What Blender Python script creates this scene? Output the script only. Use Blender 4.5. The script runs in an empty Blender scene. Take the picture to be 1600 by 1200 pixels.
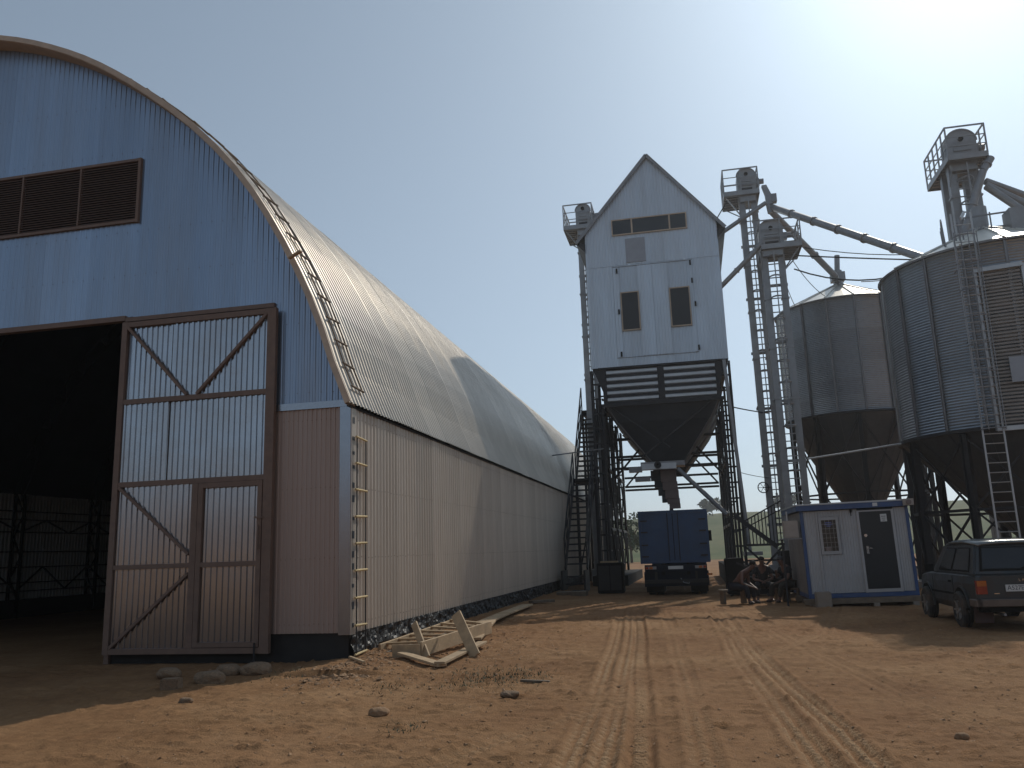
import bpy, bmesh, math, random
import numpy as np
from mathutils import Matrix, Vector
random.seed(7); rng = np.random.default_rng(7)
C = bpy.context.scene
col = C.collection
R = math.radians

# ------------------------------------------------------------------ camera
U = Vector((-.034, 1, -262.5/1290)).normalized()
Yd = Vector((285., -253, -1290)); Yd = (Yd - U*Yd.dot(U)).normalized()
Xd = Yd.cross(U)
cam = bpy.data.objects.new('camera', bpy.data.cameras.new('camera')); col.objects.link(cam)
cam.matrix_world = Matrix.Translation((0, 0, 1.7)) @ Matrix((Xd, Yd, U)).to_4x4()
cam.data.sensor_width = 36; cam.data.lens = 1290/1600*36
cam.data.clip_start = .05; cam.data.clip_end = 6000
C.camera = cam
# ------------------------------------------------------------------ light
SUN_AZ, SUN_EL = 22.5, 40.
w = bpy.data.worlds.new('World'); C.world = w; w.use_nodes = True
nt = w.node_tree
sky = nt.nodes.new('ShaderNodeTexSky'); sky.sky_type = 'NISHITA'; sky.sun_disc = False
sky.sun_elevation = R(SUN_EL); sky.sun_rotation = R(SUN_AZ)
sky.altitude = 150; sky.air_density = 1.0; sky.dust_density = 1.6; sky.ozone_density = 2.2
hs = nt.nodes.new('ShaderNodeHueSaturation'); hs.inputs['Saturation'].default_value = .37
tn = nt.nodes.new('ShaderNodeMix'); tn.data_type = 'RGBA'; tn.blend_type = 'MULTIPLY'; tn.inputs[0].default_value = 1; tn.inputs[7].default_value = (.81, .98, 1.13, 1)
gm_ = nt.nodes.new('ShaderNodeGamma'); gm_.inputs[1].default_value = .82; nt.links.new(sky.outputs[0], gm_.inputs[0]); nt.links.new(gm_.outputs[0], hs.inputs['Color']); nt.links.new(hs.outputs[0], tn.inputs[6]); nt.links.new(tn.outputs[2], nt.nodes['Background'].inputs[0])
nt.nodes['Background'].inputs[1].default_value = .130
sl = bpy.data.lights.new('sun', 'SUN'); sl.energy = 2.5; sl.angle = R(.53); sl.color = (1, .93, .82)
so = bpy.data.objects.new('sun', sl); col.objects.link(so)
sd = Vector((math.sin(R(SUN_AZ))*math.cos(R(SUN_EL)), math.cos(R(SUN_AZ))*math.cos(R(SUN_EL)), math.sin(R(SUN_EL))))
so.rotation_euler = sd.to_track_quat('Z', 'Y').to_euler(); so.location = (20, 30, 40)
C.view_settings.view_transform = 'Standard'; C.view_settings.look = 'None'
C.view_settings.exposure = -0.15; C.view_settings.gamma = 1

# ------------------------------------------------------------------ materials
M = {}
def mat(name, c, rough=.6, metal=0., var=.12, scale=4., bump=0., bscale=40., rand=0., dirt=None, dscale=1.5, damt=.5, stretch=None, spec=.5):
    m = bpy.data.materials.new(name); m.use_nodes = True; n = m.node_tree.nodes; l = m.node_tree.links
    b = n['Principled BSDF']; b.inputs['Roughness'].default_value = rough; b.inputs['Metallic'].default_value = metal
    b.inputs['Specular IOR Level'].default_value = spec
    tc = n.new('ShaderNodeTexCoord'); src = tc.outputs['Object']
    if stretch:
        mp = n.new('ShaderNodeMapping'); mp.inputs['Scale'].default_value = stretch; l.new(src, mp.inputs['Vector']); src = mp.outputs[0]
    nz = n.new('ShaderNodeTexNoise'); nz.inputs['Scale'].default_value = scale; nz.inputs['Detail'].default_value = 8; nz.inputs['Roughness'].default_value = .65
    l.new(src, nz.inputs['Vector'])
    mr = n.new('ShaderNodeMapRange'); mr.inputs[1].default_value = .3; mr.inputs[2].default_value = .7
    mr.inputs[3].default_value = 1-var; mr.inputs[4].default_value = 1+var; l.new(nz.outputs['Fac'], mr.inputs[0])
    fac = mr.outputs[0]
    if rand:
        oi = n.new('ShaderNodeObjectInfo'); m2 = n.new('ShaderNodeMapRange'); m2.inputs[3].default_value = 1-rand; m2.inputs[4].default_value = 1+rand
        l.new(oi.outputs['Random'], m2.inputs[0]); mm = n.new('ShaderNodeMath'); mm.operation = 'MULTIPLY'
        l.new(fac, mm.inputs[0]); l.new(m2.outputs[0], mm.inputs[1]); fac = mm.outputs[0]
    vm = n.new('ShaderNodeVectorMath'); vm.operation = 'SCALE'; vm.inputs[0].default_value = c[:3]; l.new(fac, vm.inputs['Scale'])
    out = vm.outputs[0]
    if dirt:
        n2 = n.new('ShaderNodeTexNoise'); n2.inputs['Scale'].default_value = dscale; n2.inputs['Detail'].default_value = 10; n2.inputs['Roughness'].default_value = .7
        l.new(src, n2.inputs['Vector'])
        r2 = n.new('ShaderNodeMapRange'); r2.inputs[1].default_value = .42; r2.inputs[2].default_value = .68; r2.inputs[4].default_value = damt
        l.new(n2.outputs['Fac'], r2.inputs[0])
        mx = n.new('ShaderNodeMix'); mx.data_type = 'RGBA'; l.new(r2.outputs[0], mx.inputs[0]); l.new(out, mx.inputs[6]); mx.inputs[7].default_value = (*dirt, 1)
        out = mx.outputs[2]
        r3 = n.new('ShaderNodeMapRange'); r3.inputs[3].default_value = rough; r3.inputs[4].default_value = min(1, rough+.35); l.new(r2.outputs[0], r3.inputs[0]); l.new(r3.outputs[0], b.inputs['Roughness'])
    l.new(out, b.inputs['Base Color'])
    if bump:
        n3 = n.new('ShaderNodeTexNoise'); n3.inputs['Scale'].default_value = bscale; n3.inputs['Detail'].default_value = 6; l.new(src, n3.inputs['Vector'])
        bp = n.new('ShaderNodeBump'); bp.inputs['Strength'].default_value = bump; bp.inputs['Distance'].default_value = .02
        l.new(n3.outputs['Fac'], bp.inputs['Height']); l.new(bp.outputs[0], b.inputs['Normal'])
    M[name] = m; return m
DUST = (.30, .19, .11)
mat('galv_shade', (.28, .345, .445), .36, .85, .07, 1.2, stretch=(2, 2, .25), bump=.04, bscale=1.2, rand=.09, dirt=(.30, .26, .22), dscale=.8, damt=.18)  # gable steel, base tinted blue for the sky it reflects in shade
mat('galv_side', (.58, .51, .44), .40, .6, .08, 1.2, stretch=(2, 2, .25), rand=.11, dirt=(.34, .29, .24), dscale=.7, damt=.35)  # same steel as the gable, warmed and lightened for the sunlit side
mat('galv_roof', (.66, .58, .48), .28, .75, .06, 1.0, rand=.09, dirt=(.38, .33, .27), dscale=.6, damt=.3)  # same steel again, sunlit warmth and sheen put into the colour
mat('galv_door', (.36, .37, .40), .20, .97, .05, 2., bump=.05, bscale=1.5, rand=.05, dirt=(.32, .24, .17), dscale=1.2, damt=.2)
mat('pink_clad', (.42, .32, .275), .42, .3, .08, 2., rand=.03, stretch=(3, 3, .3), dirt=(.26, .18, .13), dscale=1., damt=.3)
mat('tower_clad', (.55, .61, .68), .42, .45, .06, 1.5, stretch=(2, 2, .25), rand=.07, dirt=(.36, .35, .34), dscale=.7, damt=.25)
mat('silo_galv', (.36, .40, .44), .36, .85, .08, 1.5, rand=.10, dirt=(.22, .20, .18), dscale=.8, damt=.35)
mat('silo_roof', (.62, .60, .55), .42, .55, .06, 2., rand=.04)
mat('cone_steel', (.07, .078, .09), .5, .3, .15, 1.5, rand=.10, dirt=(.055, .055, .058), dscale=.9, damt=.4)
mat('dark_steel', (.022, .022, .026), .55, .3, .2, 3., dirt=(.05, .04, .035), dscale=2., damt=.3)
mat('grey_steel', (.25, .25, .26), .45, .6, .12, 3., rand=.05, dirt=(.20, .18, .16), dscale=2., damt=.3)
mat('pale_steel', (.46, .47, .48), .42, .6, .1, 3.)
mat('elev_paint', (.30, .305, .315), .45, .5, .1, 2., rand=.05, dirt=(.2, .18, .16), dscale=1.5, damt=.3)
mat('trim_flash', (.32, .34, .38), .25, .9, .05, 3.)
mat('door_frame', (.18, .118, .09), .6, .1, .15, 6., dirt=(.2, .13, .09), dscale=3, damt=.3)
mat('louvre', (.12, .085, .075), .6, 0, .2, 6.)
mat('black', (.012, .012, .013), .8, 0, .2, 5., spec=.1)
mat('lining', (.006, .006, .007), .95, 0, .3, 1., spec=.05)  # dark insulation, blackened further to keep the barn interior gloomy
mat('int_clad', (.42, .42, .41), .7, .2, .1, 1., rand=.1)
mat('film', (.014, .014, .015), .5, 0, .3, 6., bump=.6, bscale=30)
mat('rust', (.16, .07, .035), .8, .1, .3, 5.)
mat('plinth', (.02, .018, .017), .8, 0, .3, 4.)
mat('wood', (.44, .31, .18), .75, 0, .25, 3., bump=.2, bscale=20, rand=.15, stretch=(1, 1, 1), dirt=(.25, .19, .13), dscale=4, damt=.5)
mat('wood_trim', (.48, .38, .29), .7, 0, .15, 5., rand=.08)
mat('old_wood', (.16, .12, .085), .85, 0, .3, 4., bump=.2, rand=.15)
mat('rung_wood', (.50, .38, .19), .7, 0, .2, 8., rand=.15)
mat('glass', (.02, .024, .03), .06, 0, .1, 1.)
mat('dirty_glass', (.03, .033, .034), .14, 0, .3, 2.)
mat('cab_white', (.42, .42, .43), .42, .15, .05, 2., dirt=(.36, .31, .27), dscale=1.3, damt=.4)
mat('cab_blue', (.03, .075, .20), .45, 0, .12, 3., dirt=(.15, .14, .13), dscale=2, damt=.3)
mat('paper', (.62, .62, .60), .8, 0, .05, 4.)
mat('ink', (.05, .05, .07), .8, 0, .1, 4.)
mat('ink_blue', (.10, .14, .40), .8, 0, .1, 4.)
mat('door_black', (.012, .013, .016), .42, 0, .15, 4., bump=.1, bscale=60)
mat('chrome', (.6, .6, .6), .2, 1, .05, 3.)
mat('truck_blue', (.010, .048, .125), .42, 0, .12, 2., dirt=(.04, .05, .07), dscale=1.5, damt=.4)
mat('truck_shade', (.006, .012, .028), .6, 0, .2, 3., dirt=(.02, .018, .018), dscale=2., damt=.5, spec=.2)  # truck blue darkened to near black for the shade at the tail
mat('tyre', (.02, .02, .02), .85, 0, .25, 8., dirt=(.12, .08, .055), dscale=4, damt=.6)
mat('rim', (.30, .28, .26), .45, .6, .1, 6., dirt=(.2, .14, .1), dscale=6, damt=.6)
mat('car_green', (.045, .055, .062), .3, .3, .15, 2., dirt=(.075, .052, .042), dscale=1.6, damt=.7)
mat('car_roof', (.20, .21, .21), .22, .5, .05, 2.)
mat('bumper', (.14, .105, .085), .5, .3, .15, 5.)
mat('flap', (.065, .035, .03), .8, 0, .2, 5.)
mat('lamp_red', (.30, .035, .015), .25, 0, .15, 8.)
mat('lamp_orange', (.45, .12, .02), .25, 0, .15, 8.)
mat('skin', (.15, .078, .058), .55, 0, .08, 8.)
mat('hair', (.02, .015, .012), .8, 0, .2, 30.)
mat('cloth_dark', (.018, .019, .024), .9, 0, .2, 12.)
mat('cloth_navy', (.012, .014, .024), .9, 0, .2, 12.)
mat('cloth_grey', (.07, .07, .075), .9, 0, .2, 12.)
mat('cloth_khaki', (.04, .034, .027), .9, 0, .2, 12.)
mat('shoe', (.04, .035, .03), .7, 0, .2, 12.)
mat('stone', (.22, .15, .095), .9, 0, .35, 5., bump=1., bscale=9, dirt=(.33, .2, .11), dscale=3, damt=.6)
mat('clod', (.33, .20, .11), .95, 0, .25, 9., bump=.6, bscale=30)
mat('weed', (.06, .065, .03), .8, 0, .3, 20.)
mat('leaf', (.045, .07, .028), .8, 0, .35, 2., rand=.2)
mat('bark', (.08, .06, .045), .9, 0, .2, 8.)
mat('concrete', (.26, .23, .20), .85, 0, .15, 3., bump=.3, bscale=25, dirt=(.27, .18, .11), dscale=2, damt=.5)
mat('chute', (.20, .15, .135), .7, .1, .12, 4.)
mat('cable', (.03, .03, .032), .6, 0, .1, 4.)
mat('hatch_plate', (.30, .30, .32), .45, .5, .08, 3.)
mat('reflect_panel', (.27, .235, .21), .5, .45, .12, 2., rand=.05)  # brown of the reflected ground put into the rib colour
mat('box_beige', (.36, .31, .27), .6, .1, .1, 5.)

def ground_material():
    m = bpy.data.materials.new('dirt'); m.use_nodes = True; n = m.node_tree.nodes; l = m.node_tree.links
    b = n['Principled BSDF']; b.inputs['Roughness'].default_value = .95; b.inputs['Specular IOR Level'].default_value = .12
    tc = n.new('ShaderNodeTexCoord')
    def noise(s, d=8, r=.6, st=None):
        v = tc.outputs['Object']
        if st:
            mp = n.new('ShaderNodeMapping'); mp.inputs['Scale'].default_value = st; l.new(v, mp.inputs[0]); v = mp.outputs[0]
        z = n.new('ShaderNodeTexNoise'); z.inputs['Scale'].default_value = s; z.inputs['Detail'].default_value = d; z.inputs['Roughness'].default_value = r
        l.new(v, z.inputs['Vector']); return z.outputs['Fac']
    cr = n.new('ShaderNodeValToRGB'); l.new(noise(.35, 12, .68), cr.inputs[0])
    e = cr.color_ramp.elements; e[0].position = .33; e[0].color = (.20, .102, .048, 1); e[1].position = .68; e[1].color = (.35, .208, .108, 1)
    k = cr.color_ramp.elements.new(.5); k.color = (.27, .15, .073, 1)
    # reddish freshly driven soil further along the yard
    mx0 = n.new('ShaderNodeMix'); mx0.data_type = 'RGBA'
    rr = n.new('ShaderNodeMapRange'); rr.inputs[1].default_value = .45; rr.inputs[2].default_value = .62; rr.inputs[4].default_value = .55
    l.new(noise(.16, 4, .5), rr.inputs[0]); l.new(rr.outputs[0], mx0.inputs[0]); l.new(cr.outputs[0], mx0.inputs[6]); mx0.inputs[7].default_value = (.265, .137, .067, 1)
    # fine grain
    mg = n.new('ShaderNodeMapRange'); mg.inputs[1].default_value = .3; mg.inputs[2].default_value = .7; mg.inputs[3].default_value = .78; mg.inputs[4].default_value = 1.18
    l.new(noise(9, 10, .75, (1, .6, 1)), mg.inputs[0])
    vs = n.new('ShaderNodeVectorMath'); vs.operation = 'SCALE'; l.new(mx0.outputs[2], vs.inputs[0]); l.new(mg.outputs[0], vs.inputs['Scale'])
    # pale pressed dust in the tyre tracks
    at = n.new('ShaderNodeAttribute'); at.attribute_name = 'track'
    mx = n.new('ShaderNodeMix'); mx.data_type = 'RGBA'; l.new(at.outputs['Fac'], mx.inputs[0]); l.new(vs.outputs[0], mx.inputs[6]); mx.inputs[7].default_value = (.46, .32, .19, 1)
    # dark moist scuffs
    ms = n.new('ShaderNodeMapRange'); ms.inputs[1].default_value = .60; ms.inputs[2].default_value = .72; ms.inputs[3].default_value = 0; ms.inputs[4].default_value = .5
    l.new(noise(1.3, 9, .7, (1, .45, 1)), ms.inputs[0])
    mx2 = n.new('ShaderNodeMix'); mx2.data_type = 'RGBA'; l.new(ms.outputs[0], mx2.inputs[0]); l.new(mx.outputs[2], mx2.inputs[6]); mx2.inputs[7].default_value = (.16, .085, .043, 1)
    l.new(mx2.outputs[2], b.inputs['Base Color'])
    ad = n.new('ShaderNodeMath'); ad.operation = 'MULTIPLY_ADD'; l.new(noise(14, 8, .7), ad.inputs[0]); ad.inputs[1].default_value = 1.; l.new(noise(60, 4, .6), ad.inputs[2])
    bp = n.new('ShaderNodeBump'); bp.inputs['Strength'].default_value = .8; bp.inputs['Distance'].default_value = .02
    l.new(ad.outputs[0], bp.inputs['Height']); l.new(bp.outputs[0], b.inputs['Normal'])
    return m
M['dirt'] = ground_material()
def field_material():
    m = bpy.data.materials.new('field'); m.use_nodes = True; n = m.node_tree.nodes; l = m.node_tree.links
    b = n['Principled BSDF']; b.inputs['Roughness'].default_value = .95; b.inputs['Specular IOR Level'].default_value = .1
    tc = n.new('ShaderNodeTexCoord'); mp = n.new('ShaderNodeMapping'); mp.inputs['Scale'].default_value = (1, .35, 1); l.new(tc.outputs['Object'], mp.inputs[0])
    z = n.new('ShaderNodeTexNoise'); z.inputs['Scale'].default_value = .05; z.inputs['Detail'].default_value = 10; z.inputs['Roughness'].default_value = .7; l.new(mp.outputs[0], z.inputs['Vector'])
    cr = n.new('ShaderNodeValToRGB'); e = cr.color_ramp.elements; e[0].position = .35; e[0].color = (.055, .085, .03, 1); e[1].position = .68; e[1].color = (.17, .155, .075, 1)
    l.new(z.outputs['Fac'], cr.inputs[0]); l.new(cr.outputs[0], b.inputs['Base Color']); return m
M['field'] = field_material()

# ------------------------------------------------------------------ helpers
class MB:
    def __init__(s): s.v = []; s.f = []
    def add(s, vs, fs):
        o = len(s.v); s.v += [tuple(v) for v in vs]; s.f += [tuple(i+o for i in f) for f in fs]; return s
    def box(s, x0, x1, y0, y1, z0, z1):
        return s.add([(x0,y0,z0),(x1,y0,z0),(x1,y1,z0),(x0,y1,z0),(x0,y0,z1),(x1,y0,z1),(x1,y1,z1),(x0,y1,z1)],
                     [(0,3,2,1),(4,5,6,7),(0,1,5,4),(1,2,6,5),(2,3,7,6),(3,0,4,7)])
    def obox(s, mtx, sx, sy, sz):
        vs = [mtx @ Vector((a*sx/2, b*sy/2, c*sz/2)) for c in (-1,1) for a, b in ((-1,-1),(1,-1),(1,1),(-1,1))]
        return s.add(vs, [(0,3,2,1),(4,5,6,7),(0,1,5,4),(1,2,6,5),(2,3,7,6),(3,0,4,7)])
    def bar(s, p, q, w=.06, h=None, up=None):
        p = Vector(p); q = Vector(q); d = q-p; L = d.length; h = h or w
        d.normalize(); u = Vector(up) if up else (Vector((0,0,1)) if abs(d.z) < .95 else Vector((0,1,0)))
        a = d.cross(u).normalized(); b = a.cross(d).normalized()
        vs = [c + a*i*w/2 + b*j*h/2 for c in (p, q) for i, j in ((-1,-1),(1,-1),(1,1),(-1,1))]
        return s.add(vs, [(0,3,2,1),(4,5,6,7),(0,1,5,4),(1,2,6,5),(2,3,7,6),(3,0,4,7)])
    def tube(s, p, q, r=.05, n=8, r2=None, caps=True):
        p = Vector(p); q = Vector(q); d = (q-p).normalized(); r2 = r if r2 is None else r2
        a = d.orthogonal().normalized(); b = d.cross(a)
        vs = [p + (a*math.cos(2*math.pi*i/n)+b*math.sin(2*math.pi*i/n))*r for i in range(n)] + [q + (a*math.cos(2*math.pi*i/n)+b*math.sin(2*math.pi*i/n))*r2 for i in range(n)]
        fs = [(i, (i+1) % n, n+(i+1) % n, n+i) for i in range(n)]
        if caps: fs += [tuple(range(n-1, -1, -1)), tuple(range(n, 2*n))]
        return s.add(vs, fs)
    def path(s, pts, r=.02, n=6):
        for a, b in zip(pts[:-1], pts[1:]): s.tube(a, b, r, n)
        return s
    def prism(s, poly, d):      # poly: 3D points, d: extrusion vector
        n = len(poly); d = Vector(d); vs = [Vector(p) for p in poly] + [Vector(p)+d for p in poly]
        return s.add(vs, [tuple(range(n-1, -1, -1)), tuple(range(n, 2*n))] + [(i, (i+1) % n, n+(i+1) % n, n+i) for i in range(n)])
    def lathe(s, prof, c=(0,0,0), n=24, ax='z', a0=0, a1=2*math.pi):
        full = abs(a1-a0-2*math.pi) < 1e-6; k = n if full else n+1; vs = []
        for r, z in prof:
            for i in range(k):
                t = a0+(a1-a0)*i/n; p = (r*math.cos(t), r*math.sin(t), z)
                if ax == 'y': p = (p[0], p[2], p[1])
                if ax == 'x': p = (p[2], p[0], p[1])
                vs.append((p[0]+c[0], p[1]+c[1], p[2]+c[2]))
        fs = []
        for j in range(len(prof)-1):
            for i in range(n):
                i2 = (i+1) % k if full else i+1
                fs.append((j*k+i, j*k+i2, (j+1)*k+i2, (j+1)*k+i))
        return s.add(vs, fs)
    def mesh(s, name, m=None, smooth=False):
        me = bpy.data.meshes.new(name); me.from_pydata(s.v, [], s.f)
        bm = bmesh.new(); bm.from_mesh(me); bmesh.ops.recalc_face_normals(bm, faces=bm.faces); bm.to_mesh(me); bm.free()
        if m: me.materials.append(M[m])
        if smooth: me.polygons.foreach_set('use_smooth', [True]*len(me.polygons))
        return me
    def build(s, name, m, parent=None, smooth=False):
        return link(name, s.mesh(name, m, smooth), parent)
def link(name, me, parent=None):
    o = bpy.data.objects.new(name, me); col.objects.link(o)
    if parent: o.parent = parent
    return o
def tag(o, label=None, cat=None, group=None, kind=None):
    if label: o['label'] = label
    if cat: o['category'] = cat
    if group: o['group'] = group
    if kind: o['kind'] = kind
    return o
def thing(name, label, cat, loc=(0,0,0), rz=0, group=None):
    o = bpy.data.objects.new(name, None); col.objects.link(o); o.location = loc; o.rotation_euler = (0,0,rz); o.empty_display_size = .2
    return tag(o, label, cat, group)
def copy_tree(o, parent=None):
    c = o.copy(); col.objects.link(c)
    if parent: c.parent = parent
    for ch in o.children: copy_tree(ch, c)
    return c
def bevel(me, wd=.02, seg=2):
    bm = bmesh.new(); bm.from_mesh(me); bmesh.ops.bevel(bm, geom=bm.edges[:], offset=wd, segments=seg, affect='EDGES', clamp_overlap=True); bm.to_mesh(me); bm.free(); return me
def ribs(x0, x1, p, h):         # trapezoid sheet profile -> [(s, offset)]
    n = max(1, round((x1-x0)/p)); p = (x1-x0)/n; out = []
    for i in range(n):
        a = x0+i*p; out += [(a, 0), (a+.42*p, 0), (a+.54*p, h), (a+.88*p, h)]
    out.append((x1, 0)); return out

# value noise
def vnoise(x, y, seed=0):
    def h(i, j):
        k = (i.astype(np.int64)*374761393 + j.astype(np.int64)*668265263 + seed*1442695041) & 0xffffffff
        k = ((k ^ (k >> 13))*1274126177) & 0xffffffff
        return ((k ^ (k >> 16)) & 0xffff)/65535.
    xi = np.floor(x); yi = np.floor(y); fx = x-xi; fy = y-yi; fx = fx*fx*(3-2*fx); fy = fy*fy*(3-2*fy)
    return (h(xi, yi)*(1-fx)+h(xi+1, yi)*fx)*(1-fy)+(h(xi, yi+1)*(1-fx)+h(xi+1, yi+1)*fx)*fy
def fbm(x, y, o=4, seed=0):
    s = 0; a = .5
    for k in range(o): s = s+a*vnoise(x*2**k, y*2**k, seed+k); a *= .5
    return s

# ------------------------------------------------------------------ ground
def axis(a, b, d, lo, hi, g):
    mid = list(np.arange(a, b, d)); up = [b]; s = d
    while up[-1] < hi: s = min(s*g, 400); up.append(up[-1]+s)
    dn = [a-d]; s = d
    while dn[-1] > lo: s = min(s*g, 400); dn.append(dn[-1]-s)
    return np.array(dn[::-1]+mid+up)
xs = axis(-7.6, 4.6, .024, -3000, 3000, 1.06)
ys = [-3000., -300., -40., -10., 0., 3., 5., 5.8]; s = .026
while ys[-1] < 4000:
    ys.append(ys[-1]+s); s = s*1.0035 if ys[-1] < 30 else min(s*1.12, 400)
ys = np.array(ys)
XX, YY = np.meshgrid(xs, ys)
near = np.clip((60-YY)/30, 0, 1)*np.clip((40-np.abs(XX))/20, 0, 1)*np.clip((YY+20)/15, 0, 1)
Z = (fbm(XX*.35, YY*.35, 3, 1)-.45)*.10
Z += (fbm(XX*1.7, YY*1.5, 4, 5)-.47)*.055
f1 = fbm(XX*4.5+fbm(XX, YY, 2, 9)*3, YY*9, 4, 11); Z += np.clip(f1-.52, 0, 1)*.12*(.35+1.3*vnoise(XX*.5, YY*.5, 31))
f2 = fbm(XX*16, YY*13, 3, 21); Z += (f2-.45)*.014
f3 = fbm(XX*6+fbm(XX*.7, YY*.7, 2, 19)*5, YY*15+XX*2, 3, 15); Z += np.clip(f3-.56, 0, .12)*.34*np.clip(2.4*fbm(XX*.45, YY*.45, 3, 33)-.75, 0, 1)
rid = 1-np.abs(2*fbm(XX*1.3+.6*YY, YY*3.2, 4, 40)-.95); Z += np.clip(rid-.86, 0, .2)*.16*vnoise(XX*.4, YY*.4, 51)
TR = np.zeros_like(Z)
def track(pts, wd, lanes, per, depth, pale, tilt=.5, fade=(5, 26)):
    global Z, TR
    P = np.array(pts); xc = np.interp(YY, P[:, 0], P[:, 1]) + (vnoise(YY*.3, YY*0, 77)-.5)*.05
    d = XX-xc
    on = ((np.abs(d) < wd/2+.12) & (YY > fade[0]) & (YY < fade[1]))
    k = np.clip((fade[1]-YY)/6, 0, 1)*np.clip(2.2*fbm(XX*.9, YY*.8, 3, 88+int(wd*100))-.25, 0, 1.15)
    bed = np.clip((wd/2+.03-np.abs(d))/.05, 0, 1)*on
    rim = np.exp(-((np.abs(d)-wd/2-.05)/.035)**2)*on
    ph = YY+np.abs(d)*tilt
    lug = np.clip(np.sin(2*np.pi*ph/per)*2.2, -1, 1)*.5+.5
    lug = np.clip(lug+(fbm(XX*9, YY*9, 3, 99)-.45)*1.1, 0, 1)
    ln = np.clip(np.cos(2*np.pi*d/(wd/lanes))*3+1.2, 0, 1)
    Z = Z*(1-.75*bed*np.clip(k, 0, 1)) + k*bed*(-depth+depth*1.15*lug*ln) + rim*depth*.8*k
    TR = np.maximum(TR, bed*np.clip(k*1.1, 0, 1)*pale*.75*np.clip((24-YY)/10, .25, 1)*ln*(.35+.65*lug))
A = [(0,-.95),(7,-1.12),(9.75,-1.22),(14.4,-1.45),(22.5,-2.0),(28,-2.3)]
track(A, .20, 2, .17, .030, .75); track([(y, x+.27) for y, x in A], .20, 2, .17, .030, .8)
track([(0,-.4),(7,-.55),(9.8,-.71),(16.3,-1.13),(22.4,-1.55),(28,-1.9)], .22, 1, .085, .035, .5, .1)
track([(0,1.35),(7.1,1.23),(8.8,1.16),(11,.98),(15.1,.77),(20.1,.62),(28,.3)], .26, 2, .12, .036, .8, .9)
track([(0,1.0),(7.1,.86),(9.4,.75),(13.5,.56),(20.1,.40),(28,.1)], .24, 2, .12, .032, .7, .9)
track([(0,.1),(7,-.02),(12,-.25),(20,-.7),(28,-1.2)], .24, 2, .15, .022, .3, .7)
track([(0,3.4),(7,2.6),(10,2.2),(14,1.75),(20,1.3),(28,.7)], .28, 2, .13, .016, .15, .7)
track([(0,-3.6),(6,-2.6),(9,-1.4),(13,.6),(17,2.2),(24,3.6)], .26, 2, .14, .022, .3, .7)
Z *= near
Z += np.clip(.14-np.abs(XX+5.5)*.12, 0, .12)*near*(YY > 12)*.7      # soil heaped against the plinth
Z[(XX < -8) & (YY > 13.3) & (YY < 61)] *= .3
nx, ny = len(xs), len(ys)
co = np.stack([XX, YY, Z], -1).reshape(-1, 3)
idx = np.arange(nx*ny).reshape(ny, nx)
fc = np.stack([idx[:-1, :-1], idx[:-1, 1:], idx[1:, 1:], idx[1:, :-1]], -1).reshape(-1, 4)
me = bpy.data.meshes.new('ground'); me.vertices.add(len(co)); me.vertices.foreach_set('co', co.ravel().astype(np.float32))
me.loops.add(fc.size); me.loops.foreach_set('vertex_index', fc.ravel().astype(np.int32))
me.polygons.add(len(fc)); me.polygons.foreach_set('loop_start', np.arange(0, fc.size, 4, dtype=np.int32))
me.polygons.foreach_set('use_smooth', np.ones(len(fc), dtype=bool))
me.update(calc_edges=True)
at = me.attributes.new('track', 'FLOAT', 'POINT'); at.data.foreach_set('value', TR.ravel().astype(np.float32))
me.materials.append(M['dirt'])
tag(link('ground', me), kind='structure')
def gz(x, y):
    i = min(max(int(np.searchsorted(xs, x)), 0), nx-1); j = min(max(int(np.searchsorted(ys, y)), 0), ny-1); return float(Z[j, i])

# far field rising to a low hill
hx = np.arange(-900, 1201, 12.); hy = np.concatenate([np.arange(96, 330, 4.), np.arange(330, 1200, 30.)])
HX, HY = np.meshgrid(hx, hy); t = np.clip((HY-104)/210, 0, 1); t = t*t*(3-2*t)
HZ = -.25+np.clip((HY-98)/8, 0, 1)*.35 + t*(12.2+HX*.022*np.clip((400-HX)/400, .2, 1)) + (fbm(HX*.02, HY*.02, 4, 60)-.47)*3.*t + (fbm(HX*.2, HY*.2, 3, 61)-.45)*.5*np.clip((HY-100)/30, 0, 1)
idx = np.arange(HX.size).reshape(HX.shape); fc = np.stack([idx[:-1, :-1], idx[:-1, 1:], idx[1:, 1:], idx[1:, :-1]], -1).reshape(-1, 4)
me = bpy.data.meshes.new('hill'); me.from_pydata(np.stack([HX, HY, HZ], -1).reshape(-1, 3).tolist(), [], fc.tolist()); me.materials.append(M['field'])
me.polygons.foreach_set('use_smooth', [True]*len(me.polygons))
tag(link('hill', me), kind='structure')

# unseen earth bank added behind the viewpoint for its warm reflection in the door
kx = np.arange(-120, 121, 4.); ky = np.arange(-64, -23, 2.)
KX, KY = np.meshgrid(kx, ky); KZ = -.4+np.clip(1-np.abs(KY+44)/20, 0, 1)**.8*(7.5+3*(fbm(KX*.05, KY*.05, 3, 90)-.4))+(fbm(KX*.3, KY*.3, 3, 91)-.45)*.6
idx = np.arange(KX.size).reshape(KX.shape); fc = np.stack([idx[:-1, :-1], idx[:-1, 1:], idx[1:, 1:], idx[1:, :-1]], -1).reshape(-1, 4)
me = bpy.data.meshes.new('reflect_bank'); me.from_pydata(np.stack([KX, KY, KZ], -1).reshape(-1, 3).tolist(), [], fc.tolist()); me.materials.append(M['dirt'])
tag(link('reflect_bank', me), kind='structure')

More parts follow.
